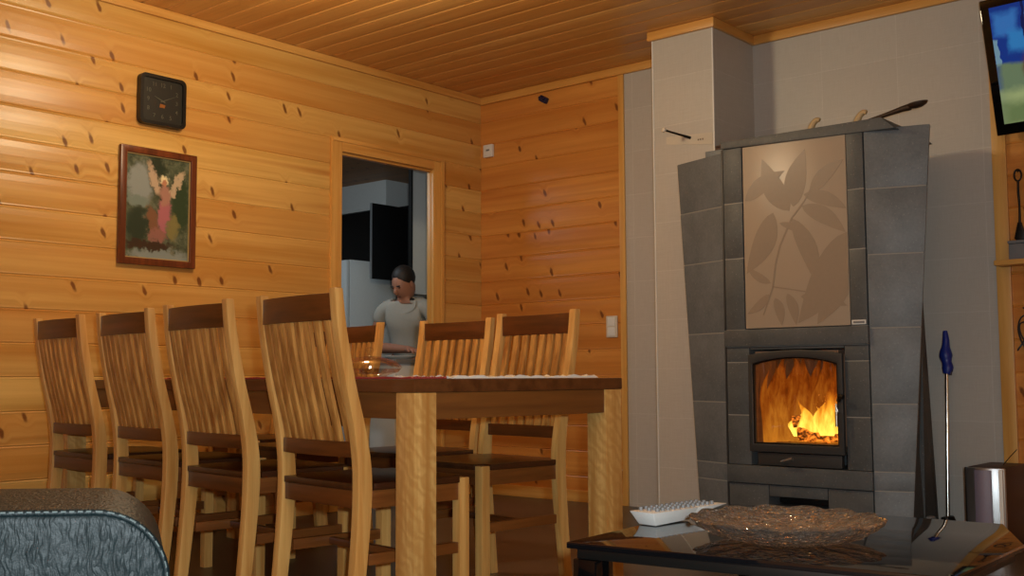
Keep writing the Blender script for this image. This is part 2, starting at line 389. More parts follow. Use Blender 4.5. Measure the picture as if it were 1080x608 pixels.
MB().box(-.4, .4, -.23, .23, 0, .05).build('plinth', 'black', t)
t = thing('tall_cabinet', 'white kitchen cabinet with its door open beside the man', 'cabinet', (-5.55, 6.35, 0))
MB().box(-.22, .48, .0, .5, .0, 2.41).build('body', 'kitchen_white', t, bevel=.003)
dr = MB().box(-.18, -.16, -.79, -.002, 1.37, 2.40).build('door', 'kitchen_white', t, bevel=.002)
MB().box(-.186, -.156, -.806, -.7905, 1.37, 2.40).build('shaded_edge', 'black', dr)  # black strip puts the shade on the door's narrow side into colour
t = thing('base_cabinet', 'white base cabinet in front of the man, seen under the dining table', 'cabinet', (-5.18, 5.0, 0))
MB().box(-.12, .12, -.2, .2, .08, .85).build('body', 'kitchen_white', t, bevel=.003)
dr = MB().box(-.116, .116, -.22, -.201, .09, .845).build('door', 'kitchen_white', t, bevel=.003); MB().box(.08, .09, -.245, -.22, .6, .75).build('handle', 'steel', dr)
MB().box(-.11, .11, -.19, .2, 0, .08).build('plinth', 'grey', t)
MB().box(-.135, .135, -.235, .21, .85, .88).build('worktop', 'grey', t, bevel=.004)
tag(MB().lathe([(.0, 0), (.06, 0), (.075, .004), (.105, .02), (.102, .022), (.07, .008), (0, .007)], 32, (-5.18, 4.93, .881)).build('plate', 'white', smooth=True), 'white plate on the worktop before the man', 'plate')
tag(MB().lathe([(0, 0), (.045, 0), (.055, .03), (.052, .05), (.046, .05), (.044, .01), (0, .008)], 24, (-5.10, 5.075, .881)).build('dark_bowl', 'black', smooth=True), 'small black bowl on the worktop by the man\'s hands', 'bowl')

# ---------------------------------------------------------------- the man
M['skin'] = plain('skin', (168, 116, 92), .55); M['tshirt'] = plain('grey_tshirt', (160, 158, 150), .85)
M['jeans'] = plain('blue_jeans', (52, 66, 92), .85); M['hair'] = plain('dark_hair', (28, 20, 16), .6); M['lip'] = plain('lips', (120, 66, 56), .5)
M['shoe'] = plain('dark_shoe', (30, 28, 28), .6)
def skin_mesh(name, verts, edges, rad, mat, parent, sub=2, root=0):
    me = bpy.data.meshes.new(name); me.from_pydata([Vector(v) for v in verts], edges, []); me.materials.append(M[mat])
    o = bpy.data.objects.new(name, me); COL.objects.link(o); o.parent = parent
    sk = o.modifiers.new('skin', 'SKIN'); sk.use_smooth_shade = True
    for i, sv in enumerate(me.skin_vertices[0].data):
        r = rad[i]; sv.radius = (r, r) if not hasattr(r, '__len__') else r; sv.use_root = (i == root)
    ss = o.modifiers.new('sub', 'SUBSURF'); ss.levels = sub; ss.render_levels = sub
    return o
MX, MY = -5.49, 5.35
fw = Vector((.34, -.94, 0)).normalized(); lf = Vector((-fw.y, fw.x, 0))      # facing, his left
man = thing('person', 'man in a pale grey T-shirt bending over the kitchen worktop, looking down', 'person', (MX, MY, 0)); man.scale = (.945, .945, .945)
def L(f, l, z): return fw*f+lf*l+Vector((0, 0, z))
hip = L(0, 0, .93)
V = [hip, L(.02, 0, 1.06), L(.05, 0, 1.18), L(.085, 0, 1.27), L(.12, 0, 1.345), L(.135, 0, 1.395), L(.155, 0, 1.44), L(.155, 0, 1.51), L(.14, 0, 1.55)]
rd = [(.15, .11), (.14, .10), (.155, .105), (.15, .10), (.075, .07), .052, .070, .084, .06]
E_ = [(i, i+1) for i in range(8)]
def chain(pts, rads, start):
    global V, rd, E_
    p = start
    for q, r in zip(pts, rads):
        V.append(Vector(q)); rd.append(r); E_.append((p, len(V)-1)); p = len(V)-1
    return p
hr = (Vector((-5.20, 5.09, .945))-Vector((MX, MY, 0)))/.945; hl = (Vector((-5.12, 5.17, .945))-Vector((MX, MY, 0)))/.945
for sgn, hand, elb in ((-1, hr, L(.10, -.27, 1.03)), (1, hl, L(.10, .29, 1.05))):
    s_ = chain([L(.09, sgn*.12, 1.315), L(.09, sgn*.195, 1.29)], [.065, .058], 3)
    dv = (hand-elb); e_ = chain([L(.09, sgn*.24, 1.17), elb, elb+dv*.35, elb+dv*.84], [.048, .04, .041, .027], s_)
    pm = chain([elb+dv*.93], [.03], e_)
    dn = dv.normalized(); sd = dn.cross(Vector((0, 0, 1))).normalized()
    for k, (off, ln) in enumerate(((-.03, .068), (-.01, .08), (.011, .075), (.031, .06))):
        b0 = elb+dv*.96+sd*off
        chain([b0, b0+dn*ln*.5+Vector((0, 0, -.006)), b0+dn*ln*.85+Vector((0, 0, -.026))], [.0105, .009, .008], pm)
    tb = elb+dv*.92-sd*.028*sgn
    chain([tb+dn*.01-sd*.012*sgn, tb+dn*.04-sd*.022*sgn+Vector((0, 0, -.012))], [.011, .009], pm)
for sgn in (-1, 1):
    chain([L(-.01, sgn*.095, .86), L(.0, sgn*.10, .68), L(.02, sgn*.10, .50), L(-.005, sgn*.105, .30), L(-.01, sgn*.105, .09), L(.03, sgn*.11, .045), L(.14, sgn*.12, .035)],
          [.10, .082, .06, .055, .042, .042, .03], 0)
skin_mesh('body', V, E_, rd, 'skin', man)
# clothes
skin_mesh('t_shirt', [L(.0, 0, .90), L(.02, 0, 1.06), L(.05, 0, 1.18), L(.085, 0, 1.275), L(.115, 0, 1.335),
                      L(.09, -.125, 1.318), L(.09, -.205, 1.288), L(.09, -.238, 1.185), L(.09, .125, 1.318), L(.09, .205, 1.288), L(.09, .238, 1.185)],
          [(0, 1), (1, 2), (2, 3), (3, 4), (3, 5), (5, 6), (6, 7), (3, 8), (8, 9), (9, 10)],
          [(.178, .135), (.165, .122), (.178, .125), (.172, .118), (.105, .098), .084, .078, .066, .084, .078, .066], 'tshirt', man)
skin_mesh('jeans', [L(0, 0, .93)]+[L(*p) for s_ in (-1, 1) for p in ((-.01, s_*.095, .86), (0, s_*.10, .68), (.02, s_*.10, .50), (-.005, s_*.105, .30), (-.01, s_*.105, .07))],
          [(0, 1), (1, 2), (2, 3), (3, 4), (4, 5), (0, 6), (6, 7), (7, 8), (8, 9), (9, 10)], [(.16, .125)]+[.112, .098, .078, .072, .066]*2, 'jeans', man)
for s_ in (-1, 1):
    skin_mesh('shoe', [L(-.06, s_*.105, .045), L(.03, s_*.11, .045), L(.15, s_*.12, .04), L(.19, s_*.122, .036)], [(0, 1), (1, 2), (2, 3)], [.045, .048, .044, .03], 'shoe', man)
hd = L(.155, 0, 1.475)
def sph(c, rx, ry, rz, fx=fw):
    bm = bmesh.new(); bmesh.ops.create_icosphere(bm, subdivisions=3, radius=1)
    ly = Vector((0, 0, 1)).cross(fx).normalized(); lz = fx.cross(ly).normalized()
    vs = [tuple(c+fx*v.co.x*rx+ly*v.co.y*ry+lz*v.co.z*rz) for v in bm.verts]; fs = [tuple(v.index for v in f_.verts) for f_ in bm.faces]; bm.free()
    q = MB(); q.add(vs, fs); return q
look = (fw+Vector((0, 0, -.55))-lf*.30).normalized(); lup = (Vector((0, 0, 1))-look*look.z).normalized(); ls = lup.cross(look).normalized()
H0 = hd+Vector((0, 0, .012))
# face planes on the front of the head, tilted down
fm = sph(H0+look*.004-lup*.012, .094, .072, .118, look); fm.build('face', 'skin', man, smooth=True)
sph(H0+look*.098-lup*.022, .020, .014, .026, look).build('nose', 'skin', man, smooth=True)
for s_ in (-1, 1):
    sph(H0+look*.083+ls*s_*.030+lup*.004, .008, .011, .004, look).build('eye', 'hair', man, smooth=True)
    sph(H0+look*.090+ls*s_*.030+lup*.020, .008, .018, .005, look).build('eyebrow', 'hair', man, smooth=True)
    sph(H0-look*.006+ls*s_*.074-lup*.010, .016, .009, .028, look).build('ear', 'skin', man, smooth=True)
sph(H0+look*.078-lup*.062, .012, .022, .008, look).build('mouth', 'lip', man, smooth=True)
sph(H0-look*.022+lup*.042, .094, .082, .092, look).build('hair', 'hair', man, smooth=True)

# ---------------------------------------------------------------- dining table
TR = R(-5)
tb = thing('dining_table', 'long dark-topped dining table with pale birch legs between the chairs', 'table', (-2.2, 2.15, 0), TR)
TL, TW = 2.42, .9
MB().box(-TL, 0, 0, TW, .725, .762).build('tabletop', 'table_top', tb, bevel=.003)
a = .095
for x0, x1, y0, y1 in ((-a, -.004, a-.0, TW-a, ), (-TL+.004, -TL+.03, a, TW-a)):
    pass
MB().box(-.03, -.006, .085, TW-.085, .648, .7245).build('apron', 'table_apron_y', tb, bevel=.002)
MB().box(-TL+.006, -TL+.03, .085, TW-.085, .648, .7245).build('apron', 'table_apron_y', tb, bevel=.002)
MB().box(-TL+.085, -.085, .03, .054, .648, .7245).build('apron', 'table_apron', tb, bevel=.002)
MB().box(-TL+.085, -.085, TW-.054, TW-.03, .648, .7245).build('apron', 'table_apron', tb, bevel=.002)
for x in (-TL+.002, -.084):
    for y in (.002, TW-.084): MB().box(x, x+.082, y, y+.082, 0, .7245).build('leg', 'birch_leg', tb, bevel=.003)
def tw(x, y, z=.763):
    c_, s_ = math.cos(TR), math.sin(TR); return (-2.2+x*c_-y*s_, 2.15+x*s_+y*c_, z)
# lace runner and red cloth, lying on the table
q = MB(); n = 60; rows = []
def cloth(x0, x1, y0, y1, wav, nx, z=.0005, th=.003, scal=0.):
    mb = MB(); vs = []; fs = []
    per = []
    for i in range(nx): per.append((x0+(x1-x0)*i/nx, y0, i))
    for i in range(nx): per.append((x1, y0+(y1-y0)*i/nx, i))
    for i in range(nx): per.append((x1-(x1-x0)*i/nx, y1, i))
    for i in range(nx): per.append((x0, y1-(y1-y0)*i/nx, i))
    cx_, cy_ = (x0+x1)/2, (y0+y1)/2
    rings = [(1, 1), (.97, .0), (.9, .0), (.6, 0), (.25, 0)]
    for r_, wv in rings:
        for k, (x, y, i) in enumerate(per):
            s_ = 1+(scal*abs(math.sin(k*.9)) if r_ == 1 else 0)
            vs.append((cx_+(x-cx_)*r_*s_, cy_+(y-cy_)*r_*s_, z+th+(wav*(1+math.sin(k*1.9)+.6*math.sin(k*.7)) if wv else wav*.5*(1+math.sin(k*2.3)) if r_ > .95 else 0)))
    m_ = len(per)
    for r_ in range(len(rings)-1):
        for k in range(m_): fs.append((r_*m_+k, r_*m_+(k+1) % m_, (r_+1)*m_+(k+1) % m_, (r_+1)*m_+k))
    fs.append(tuple((len(rings)-1)*m_+k for k in range(m_)))
    base = len(vs); vs += [(v[0], v[1], z) for v in vs[:m_]]
    fs += [(k, (k+1) % m_, base+(k+1) % m_, base+k) for k in range(m_)]; fs.append(tuple(base+k for k in range(m_))[::-1])
    mb.add(vs, fs); return mb
o = cloth(-.30, -.02, .16, .80, .0035, 26, scal=.012).build('lace_doily', 'lace', smooth=True); o.location = tw(0, 0); o.rotation_euler.z = TR
tag(o, 'white crocheted lace doily with wavy edge at the table\'s right end', 'doily')
o = cloth(-1.75, -.04, .02, .155, .0018, 40).build('red_runner', 'red_cloth', smooth=True); o.location = tw(0, 0); o.rotation_euler.z = TR
tag(o, 'dark red cloth runner along the near edge of the table', 'cloth')
o = cloth(-1.75, -.36, .17, .62, .0018, 30).build('red_cloth', 'red_cloth', smooth=True); o.location = tw(0, 0); o.rotation_euler.z = TR
tag(o, 'red cloth under the glass dishes in the middle of the table', 'cloth')

def bowl(name, label, x, y, r, h, lid, group='glass dishes on the dining table', zz=.768):
    t = thing(name, label, 'dish', tw(x, y, zz), TR, group)
    fl = lambda a_, i: 1+(.05*math.cos(a_*10) if 1 < i < 5 else 0)
    MB().lathe([(0, 0), (r*.5, 0), (r*.55, .006), (r*.9, h*.6), (r, h), (r*.95, h), (r*.84, h*.6), (r*.5, .012), (0, .010)], 40, (0, 0, 0), fl).build('bowl', 'glass_clear', t, smooth=True)
    if lid:
        l_ = MB().lathe([(r*1.02, h+.001), (r*1.02, h+.006), (r*.85, h+.022), (r*.4, h+.038), (.008, h+.042), (.007, h+.043), (.007, h+.0385), (r*.4, h+.034), (r*.82, h+.018), (r*.95, h+.002)], 40, (0, 0, 0))
        lo = l_.build('lid', 'glass_clear', t, smooth=True)
        MB().lathe([(0, h+.0435), (.008, h+.0435), (.007, h+.05), (.013, h+.058), (.012, h+.068), (0, h+.072)], 20).build('knob', 'glass_clear', lo, smooth=True)
    return t
bowl('glass_dish', 'covered glass dish with a knobbed lid on the red cloth', -.60, .30, .105, .030, True)
bowl('glass_dish', 'small open glass bowl left of the lidded dish, behind tallest chair back', -.57, .10, .050, .030, False)
bowl('glass_dish', 'small open glass bowl right of the lidded dish', -.40, .16, .045, .026, False)
bowl('glass_dish', 'glass cup with pinkish glow between third and fourth near chair backs', -1.06, .24, .05, .05, False)

# ---------------------------------------------------------------- dining chairs
def make_chair(label, loc, rz):
    t = thing('dining_chair', label, 'chair', loc, rz, 'slat-back dining chairs around the table')
    Y0 = -.26
    fr = [(0, 1.02), (.014, .91), (.045, .76), (.080, .63), (.100, .53), (.105, .45), (.100, .35), (.086, .21), (.062, 0)]
    th = [.027, .030, .034, .040, .046, .048, .046, .042, .036]
    fs_ = smooth_pts([(y+Y0, z) for y, z in fr]); bk = smooth_pts([(y+Y0-h, z) for (y, z), h in zip(fr, th)])
    poly = fs_+bk[::-1]
    for s_ in (-1, 1):
        MB().prism(poly, 'x', s_*.22, s_*.188).build('rear_leg', 'birch', t, bevel=.003)
        MB().box(s_*.182, s_*.219, .17, .207, 0, .462).build('leg', 'birch', t, bevel=.003)
        MB().box(s_*.19, s_*.212, Y0+.10, .17, .235, .268).build('stretcher', 'stain_y', t, bevel=.003)
        MB().box(s_*.188, s_*.212, Y0+.095, .17, .395, .446).build('side_rail', 'stain_y', t, bevel=.002)
    def arc_rail(z0, z1, yb, th_, bow=.016):
        mb = MB(); k = 10; b_ = []; f_ = []
        for i in range(k+1):
            x = -.188+.376*i/k; dy = -bow*(1-(x/.188)**2); b_.append((x, yb+dy)); f_.append((x, yb+dy+th_))
        return mb.prism(b_+f_[::-1], 'z', z0, z1)
    def yc(z):                                   # back line of the posts at height z
        for (p, q) in zip(fs_, fs_[1:]):
            if p[1] >= z >= q[1]: return p[0]+(q[0]-p[0])*(p[1]-z)/(p[1]-q[1])
    arc_rail(.930, 1.008, yc(.97)-.026, .020).build('crest_rail', 'stain_x', t, bevel=.003)
    arc_rail(.540, .585, yc(.56)-.038, .022).build('lower_rail', 'stain_x', t, bevel=.003)
    zs = [.58, .65, .72, .79, .86, .935]
    for i in range(8):
        x = -.1645+.047*i; bow = -.014*(1-(x/.188)**2)
        pl = smooth_pts([(yc(z)-.028+bow, z) for z in zs], 3); pl2 = smooth_pts([(yc(z)-.014+bow, z) for z in zs], 3)
        MB().prism(pl+pl2[::-1], 'x', x-.0145, x+.0145).build('slat', 'slat', t, bevel=.002)
    MB().prism([(-.181, .21), (.181, .21), (.181, .168), (.221, .168), (.221, Y0+.11), (.186, Y0+.11), (.186, Y0+.06), (-.186, Y0+.06), (-.186, Y0+.11), (-.221, Y0+.11), (-.221, .168), (-.181, .168)], 'z', .447, .467).build('seat', 'stain_seat', t, bevel=.003)
    MB().box(-.186, .186, Y0+.064, Y0+.088, .396, .4465).build('back_rail', 'stain_x', t, bevel=.002)
    MB().box(-.18, .18, .178, .2, .395, .4465).build('front_rail', 'stain_x', t, bevel=.002)
    MB().box(-.19, .19, -.03, -.008, .24, .262).build('cross_stretcher', 'stain_x', t, bevel=.002)
    return t
def copy_tree(o, parent=None):
    c_ = o.copy(); COL.objects.link(c_); c_.parent = parent
    for ch in list(o.children): copy_tree(ch, c_)
    return c_
near = [((-2.364, 2.030), -6.8, 'slat-back dining chair tucked in beside the table\'s nearest corner leg, back to us'),
        ((-2.943, 2.074), -5.6, 'slat-back dining chair second from the nearest table leg, back to us'),
        ((-3.525, 2.147), -5.5, 'slat-back dining chair third from the nearest table leg, just right of leftmost chair'),
        ((-4.084, 2.184), -4.0, 'slat-back dining chair leftmost in the near row, its legs behind the leather sofa')]
far = [((-2.482, 3.266), -6.6, 'slat-back dining chair across the table, rightmost, in front of the light switch wall'),
       ((-3.101, 3.486), -1.0, 'slat-back dining chair across the table, just left of the rightmost one'),
       ((-3.728, 3.425), -7.5, 'slat-back dining chair across the table in front of the kitchen doorway, half hidden'),
       ((-4.40, 3.72), -5.0, 'slat-back dining chair across the table, hidden behind the near chairs')]
base_chair = None
for grp, flip in ((near, 0), (far, 1)):
    for (rx, ry), ang, label in grp:
        an = R(ang); xd = Vector((math.cos(an), math.sin(an), 0)); yd = Vector((-math.sin(an), math.cos(an), 0))*(-1 if flip else 1)
        mid = Vector((rx, ry, 0))-xd*.22
        root = mid+yd*.26
        rz = an+(math.pi if flip else 0)
        if base_chair is None: base_chair = make_chair(label, root, rz)
        else:
            c_ = copy_tree(base_chair); c_.location = root; c_.rotation_euler = (0, 0, rz); c_['label'] = label

# ---------------------------------------------------------------- masonry stove
st = thing('masonry_stove', 'tall grey soapstone fireplace stove with leaf panel and burning fire', 'stove', (-2.3, 4.7, 0))
def S(mb, name, mat='soap_dark', bevel=.004, parent=None, **k):
    mb.v = [(x+2.3, y-4.7, z) for x, y, z in mb.v]; return mb.build(name, mat, parent or st, bevel=bevel, **k)
xa, xb = -2.66, -1.95
# inner body behind the front course
S(MB().hexa([(-2.80, 4.975, 0), (-1.83, 4.975, 0), (-1.83, 5.16, 0), (-2.80, 5.16, 0)], [(-2.84, 4.975, 1.84), (-1.80, 4.975, 1.84), (-1.90, 5.16, 1.84), (-2.84, 5.16, 1.84)]), 'body', 'soap_body')
g = .0018
def blk(x0, x1, z0, z1, y0=4.70, y1=4.97, name='stone_block', mat='soap_dark', bv=.003): return S(MB().box(x0+g, x1-g, y0, y1, z0+g, z1-g), name, mat, bv)
for z0, z1 in ((.985, 1.33), (1.33, 1.60), (1.60, 1.872)):
    S(MB().box(xa+.003, -2.557, 4.7012, 4.9, z0-.003, z0+.003), 'grout', 'grout', 0); S(MB().box(-2.028, xb-.003, 4.7012, 4.9, z0-.003, z0+.003), 'grout', 'grout', 0)
    blk(xa, -2.556, z0, z1); blk(-2.03, xb, z0, z1)
blk(-2.556, -2.03, .985, 1.872, 4.725, 4.97, 'panel_backing', 'soap_body')
MB_ = MB().box(xa-.004, xb+.004, 4.685, 4.97, .905, .985); S(MB_, 'ledge', 'soap_dark', .005)
for x0, x1 in ((xa, -2.535), (-2.535, -2.065), (-2.065, xb)): blk(x0, x1, .887 if x0 == -2.535 else .83, .903)
S(MB().box(xa+.002, xb-.002, 4.7012, 4.9, .9025, .9055), 'grout', 'grout', 0)
for z0, z1 in ((.345, .58), (.58, .83)):
    S(MB().box(xa+.003, -2.537, 4.7012, 4.9, z1-.002, z1+.002), 'grout', 'grout', 0); S(MB().box(-2.063, xb-.003, 4.7012, 4.9, z1-.002, z1+.002), 'grout', 'grout', 0)
    blk(xa, -2.535, z0, z1); blk(-2.065, xb, z0, z1)
S(MB().box(xa-.003, xb+.003, 4.688, 4.97, .262, .345), 'hearth_band', 'soap_dark', .004)
for x0, x1 in ((xa+.0, -2.45), (-2.16, xb)): blk(x0, x1, 0, .26)
blk(-2.45, -2.16, .205, .26); blk(-2.45, -2.16, 0, .165); blk(-2.45, -2.16, .165, .205, 4.80, 4.97, 'ash_slot', 'iron_black')
S(MB().prism([(xa-.005, 1.873), (-1.855, 1.873), (-1.80, 1.853), (-1.80, 1.846), (-1.90, 1.846), (-1.94, 1.872), (-1.86, 1.905), (xa-.005, 1.905)][:1]+[(-1.80, 1.850), (-1.86, 1.907), (xa-.005, 1.907)], 'y', 4.692, 5.16), 'top_slab', 'soap_dark', .003)
# vertical shadow-gap strip at the left corner and grout behind the joints
S(MB().box(xa-.010, xa-.002, 4.702, 4.75, .0, 1.87), 'corner_strip', 'iron', .001)
# wings angled back
def wing(side):
    if side < 0:
        A = Vector((xa-.012, 4.715)); Bt = Vector((-3.000, 4.83)); Bb = Vector((-2.868, 4.79)); zt = (1.862, 1.850)
    else:
        A = Vector((xb+.004, 4.702)); Bt = Vector((-1.682, 4.79)); Bb = Vector((-1.808, 4.752)); zt = (1.868, 1.868)
    nb = Vector((Bt.y-A.y, -(Bt.x-A.x)))*(1 if side < 0 else 1); nb = Vector((nb.x, nb.y)).normalized()
    if nb.y < 0: nb = -nb
    th = .045
    cuts = [0, .262, .345, .64, .975, 1.30 if side > 0 else 1.33, 1.595, zt[0]]
    def edge(z): return Bb+(Bt-Bb)*(z/1.85)
    for z0, z1 in zip(cuts, cuts[1:]):
        p = [A, edge(z0)]; q_ = [A, edge(z1)]
        b_ = [(A.x, A.y, z0+g), (p[1].x, p[1].y, z0+g), (p[1].x+nb.x*th, p[1].y+nb.y*th, z0+g), (A.x+nb.x*th, A.y+nb.y*th, z0+g)]
        t_ = [(A.x, A.y, z1-g), (q_[1].x, q_[1].y, z1-g), (q_[1].x+nb.x*th, q_[1].y+nb.y*th, z1-g), (A.x+nb.x*th, A.y+nb.y*th, z1-g)]
        S(MB().hexa(b_, t_), 'wing_stone', 'soap', .003 if z1 < 1.8 else .006)
    # pale grout strips in the joints
    for zc in cuts[1:-1]:
        e0 = A+(edge(zc)-A)*.985; A0 = A+(edge(zc)-A)*.01; i1, i2 = .0012, th-.006
        q4 = [(A0.x+nb.x*i1, A0.y+nb.y*i1), (e0.x+nb.x*i1, e0.y+nb.y*i1), (e0.x+nb.x*i2, e0.y+nb.y*i2), (A0.x+nb.x*i2, A0.y+nb.y*i2)]
        S(MB().hexa([(x, y, zc-.0025) for x, y in q4], [(x, y, zc+.0025) for x, y in q4]), 'grout', 'grout', 0)
    # side cheek from wing edge back to the body
    bx = -2.80 if side < 0 else -1.83; tx = -2.84 if side < 0 else -1.90
    e0, e1 = edge(0)+nb*th, edge(1.84)+nb*th
    iw = .02*side
    yb = 4.976 if side < 0 else 5.15
    if side < 0: bx, tx = -2.858, -2.90
    cb = [(e0.x-iw*.2, e0.y), (bx, yb), (bx-iw*2, yb), (e0.x-iw*2.5, e0.y)]
    ct = [(e1.x-iw*.6, e1.y), (tx, yb), (tx-iw*2, yb), (e1.x-iw*3, e1.y)]
    S(MB().hexa([(x, y, .0) for x, y in cb], [(x, y, 1.835) for x, y in ct]), 'side_stone', 'soap_body', 0)
wing(-1); wing(1)
S(MB().box(-2.80, xa-.02, 4.775, 4.97, 1.852, 1.893), 'step_slab', 'soap', .003)
S(MB().box(xa+.0015, xb-.0015, 4.705, 4.715, .0, .905-.02), 'grout', 'grout', 0) if False else None
# decorative panel with leaf print
def panel_mat():
    t = NT('frosted_panel'); n = t.noise(t.coord(), 200, 2)
    return t.fin(t.mix(t.math('MULTIPLY', n, .3), lin((168, 152, 133)), lin((160, 145, 126))), .33)
M['panel'] = panel_mat(); M['leaf'] = plain('leaf_print', (150, 134, 116), .36)
pn = S(MB().box(-2.553, -2.033, 4.703, 4.726, .99, 1.868), 'leaf_panel', 'panel', .003)
LK = 0; lm = MB(); PX0, PX1, PZ0, PZ1 = -2.553, -2.033, .99, 1.868
def pp(u, v): return (PX0+(PX1-PX0)*u, PZ1-(PZ1-PZ0)*v)
def leaf(u0, v0, u1, v1, wd):
    a_, b_ = Vector(pp(u0, v0)), Vector(pp(u1, v1)); dv = b_-a_; nn = Vector((-dv.y, dv.x))
    up_, dn_ = [], []
    for i in range(13):
        s_ = i/12; h = wd*.72*math.sin(math.pi*s_**.8)**.9 if 0 < s_ < 1 else 0
        c0 = a_+dv*s_+nn*.06*math.sin(math.pi*s_); up_.append(c0+nn*h*.5); dn_.append(c0-nn*h*.5)
    poly = [p for p in up_+dn_[::-1][1:-1]]
    poly = [(min(max(p.x, PX0+.003), PX1-.003), min(max(p.y, PZ0+.003), PZ1-.003)) for p in poly]
    global LK
    LK += 1; lm.prism(poly, 'y', 4.7022-.00004*LK, 4.7032)
def stem(pts, wd=.008):
    q_ = [Vector(pp(*p)) for p in smooth_pts([(a_, b_, 0)[:2] for a_, b_ in pts], 5)] if False else [Vector(pp(*p)) for p in pts]
    for p, r_ in zip(q_, q_[1:]):
        nn = (r_-p).normalized(); nn = Vector((-nn.y, nn.x))*wd*.5
        lm.prism([tuple(p+nn), tuple(r_+nn), tuple(r_-nn), tuple(p-nn)], 'y', 4.7014, 4.7031)
for lf_ in ((.30, .38, .02, .70, .50), (.02, .30, .42, .16, .45), (.46, .38, .20, .08, .50), (.50, .36, .62, .06, .55), (.58, .36, .98, .52, .42), (.60, .30, 1.0, .40, .40),
            (.48, .42, .72, .80, .34), (.66, .30, .98, .14, .45), (1.0, .52, .52, .98, .52), (.98, .62, .70, .99, .5), (.26, .76, .02, .66, .36), (.24, .82, .02, .92, .42),
            (.30, .84, .36, .99, .5), (.42, .82, .50, .99, .45), (.55, .84, .98, .90, .4), (.36, .44, .62, .52, .3)): leaf(*lf_)
stem([(.60, .34), (.48, .42), (.36, .56), (.31, .66), (.28, .78)]); stem([(.28, .78), (.46, .80), (.72, .83), (.95, .80)], .006); stem([(.28, .78), (.18, .93)], .006); stem([(.60, .34), (.75, .2)], .006)
lm.v = [(x+2.3, y-4.7, z) for x, y, z in lm.v]; lm.build('leaf_print', 'leaf', pn)
S(MB().box(-2.022, -1.958, 4.694, 4.7, .992, 1.012), 'name_plate', 'white', .001); S(MB().box(-2.016, -1.964, 4.6925, 4.694, .997, 1.007), 'plate_inset', 'grey', 0)
# fire door: arched iron frame with an arched opening
def arch(x0, x1, z0, z1, rise, n=12, bul=0.):
    c_ = [(x0, z0), (x1, z0)]
    for i in range(n+1):
        s_ = i/n; x = x1+(x0-x1)*s_; c_.append((x, z1-rise+rise*math.sin(math.pi*s_)**.8 if 0 < s_ < 1 else z1-rise))
    return c_
def ring(outer, inner, y0, y1):
    mb = MB(); k = len(outer)
    vs = [(p[0], y0, p[1]) for p in outer]+[(p[0], y0, p[1]) for p in inner]+[(p[0], y1, p[1]) for p in outer]+[(p[0], y1, p[1]) for p in inner]
    fs = []
    for i in range(k):
        j = (i+1) % k
        fs += [(i, j, k+j, k+i), (2*k+i, 3*k+i, 3*k+j, 2*k+j), (i, 2*k+i, 2*k+j, j), (k+i, k+j, 3*k+j, 3*k+i)]
    return mb.add(vs, fs)
out_, in_ = arch(-2.533, -2.067, .412, .884, .02), arch(-2.512, -2.090, .448, .852, .030)
fdr = S(ring(out_, in_, 4.676, 4.70), 'fire_door', 'iron', .003)
S(ring([(p[0], p[1]) for p in in_], arch(-2.504, -2.098, .456, .845, .030), 4.684, 4.70), 'inner_rim', 'iron_black', .002, fdr)
M['fire_glass'] = None
def fglass():
    t = NT('fire_glass'); tr = t.n('BsdfTransparent', i_0=(.96, .92, .86, 1)); gl = t.n('BsdfGlossy'); gl.inputs['Roughness'].default_value = .03
    mx = t.n('MixShader'); mx.inputs[0].default_value = .05; t.put(mx.inputs[1], tr); t.put(mx.inputs[2], gl)
    t.put(t.t.nodes['Material Output'].inputs[0], mx); return t.m
M['fire_glass'] = fglass()
S(MB().prism(arch(-2.505, -2.097, .455, .846, .030), 'y', 4.690, 4.694), 'glass', 'fire_glass', 0, fdr)
S(MB().tube([(-2.083, 4.675, .60), (-2.083, 4.645, .605), (-2.083, 4.64, .64), (-2.083, 4.64, .54)], .006), 'handle', 'chrome', 0, fdr, smooth=True)
S(MB().tube([(-2.088, 4.676, .655), (-2.07, 4.655, .675), (-2.055, 4.652, .67)], .011), 'latch', 'iron_black', 0, fdr, smooth=True)
S(MB().box(-2.50, -2.085, 4.690, 4.72, .350, .408), 'ash_door', 'iron', .004)
S(MB().tube([(-2.36, 4.690, .372), (-2.36, 4.655, .372), (-2.30, 4.645, .388)], [.006, .007, .009]), 'ash_knob', 'steel', 0, smooth=True)
M['firebrick'] = plain('firebrick', (120, 96, 78), .9)
fb = MB(); X0, X1, Z0, Z1 = -2.507, -2.093, .450, .86
fb.box(X0-.028, X0, 4.702, 4.97, Z0, Z1); fb.box(X1, X1+.028, 4.702, 4.97, Z0, Z1); fb.box(X0, X1, 4.95, 4.972, Z0, Z1); fb.box(X0, X1, 4.702, 4.95, Z0-.03, Z0); fb.box(X0, X1, 4.702, 4.95, Z1, Z1+.02)
S(fb, 'firebox', 'firebrick', 0)
# logs and flames inside the stove
M['char'] = stone('charred_log', (70, 44, 28), (24, 18, 14), .9)
def emb():
    t = NT('glowing_ember'); n = t.noise(t.coord(), 38, 4, .7)
    e = t.ramp(n, (.42, (.05, .01, 0, 1)), (.58, (1, .25, .02, 1)), (.75, (1, .6, .1, 1)))
    return t.fin((.03, .02, .015, 1), .9, Emission_Color=e, Emission_Strength=1.6)
M['ember'] = emb()
def log(p, q_, r_, label):
    mb = MB(); k = 8
    pts = [Vector(p).lerp(Vector(q_), i/k)+Vector((0, 0, .004*math.sin(i*2.1))) for i in range(k+1)]
    o_ = mb.tube([tuple(v) for v in pts], [r_*(1+.08*math.sin(i*1.7)) for i in range(k+1)], 12).build('firewood_log', 'ember', smooth=True)
    tag(o_, label, 'log', 'burning logs in the stove')
log((-2.34, 4.80, .492), (-2.13, 4.83, .490), .034, 'glowing log lying at the front of the fire')
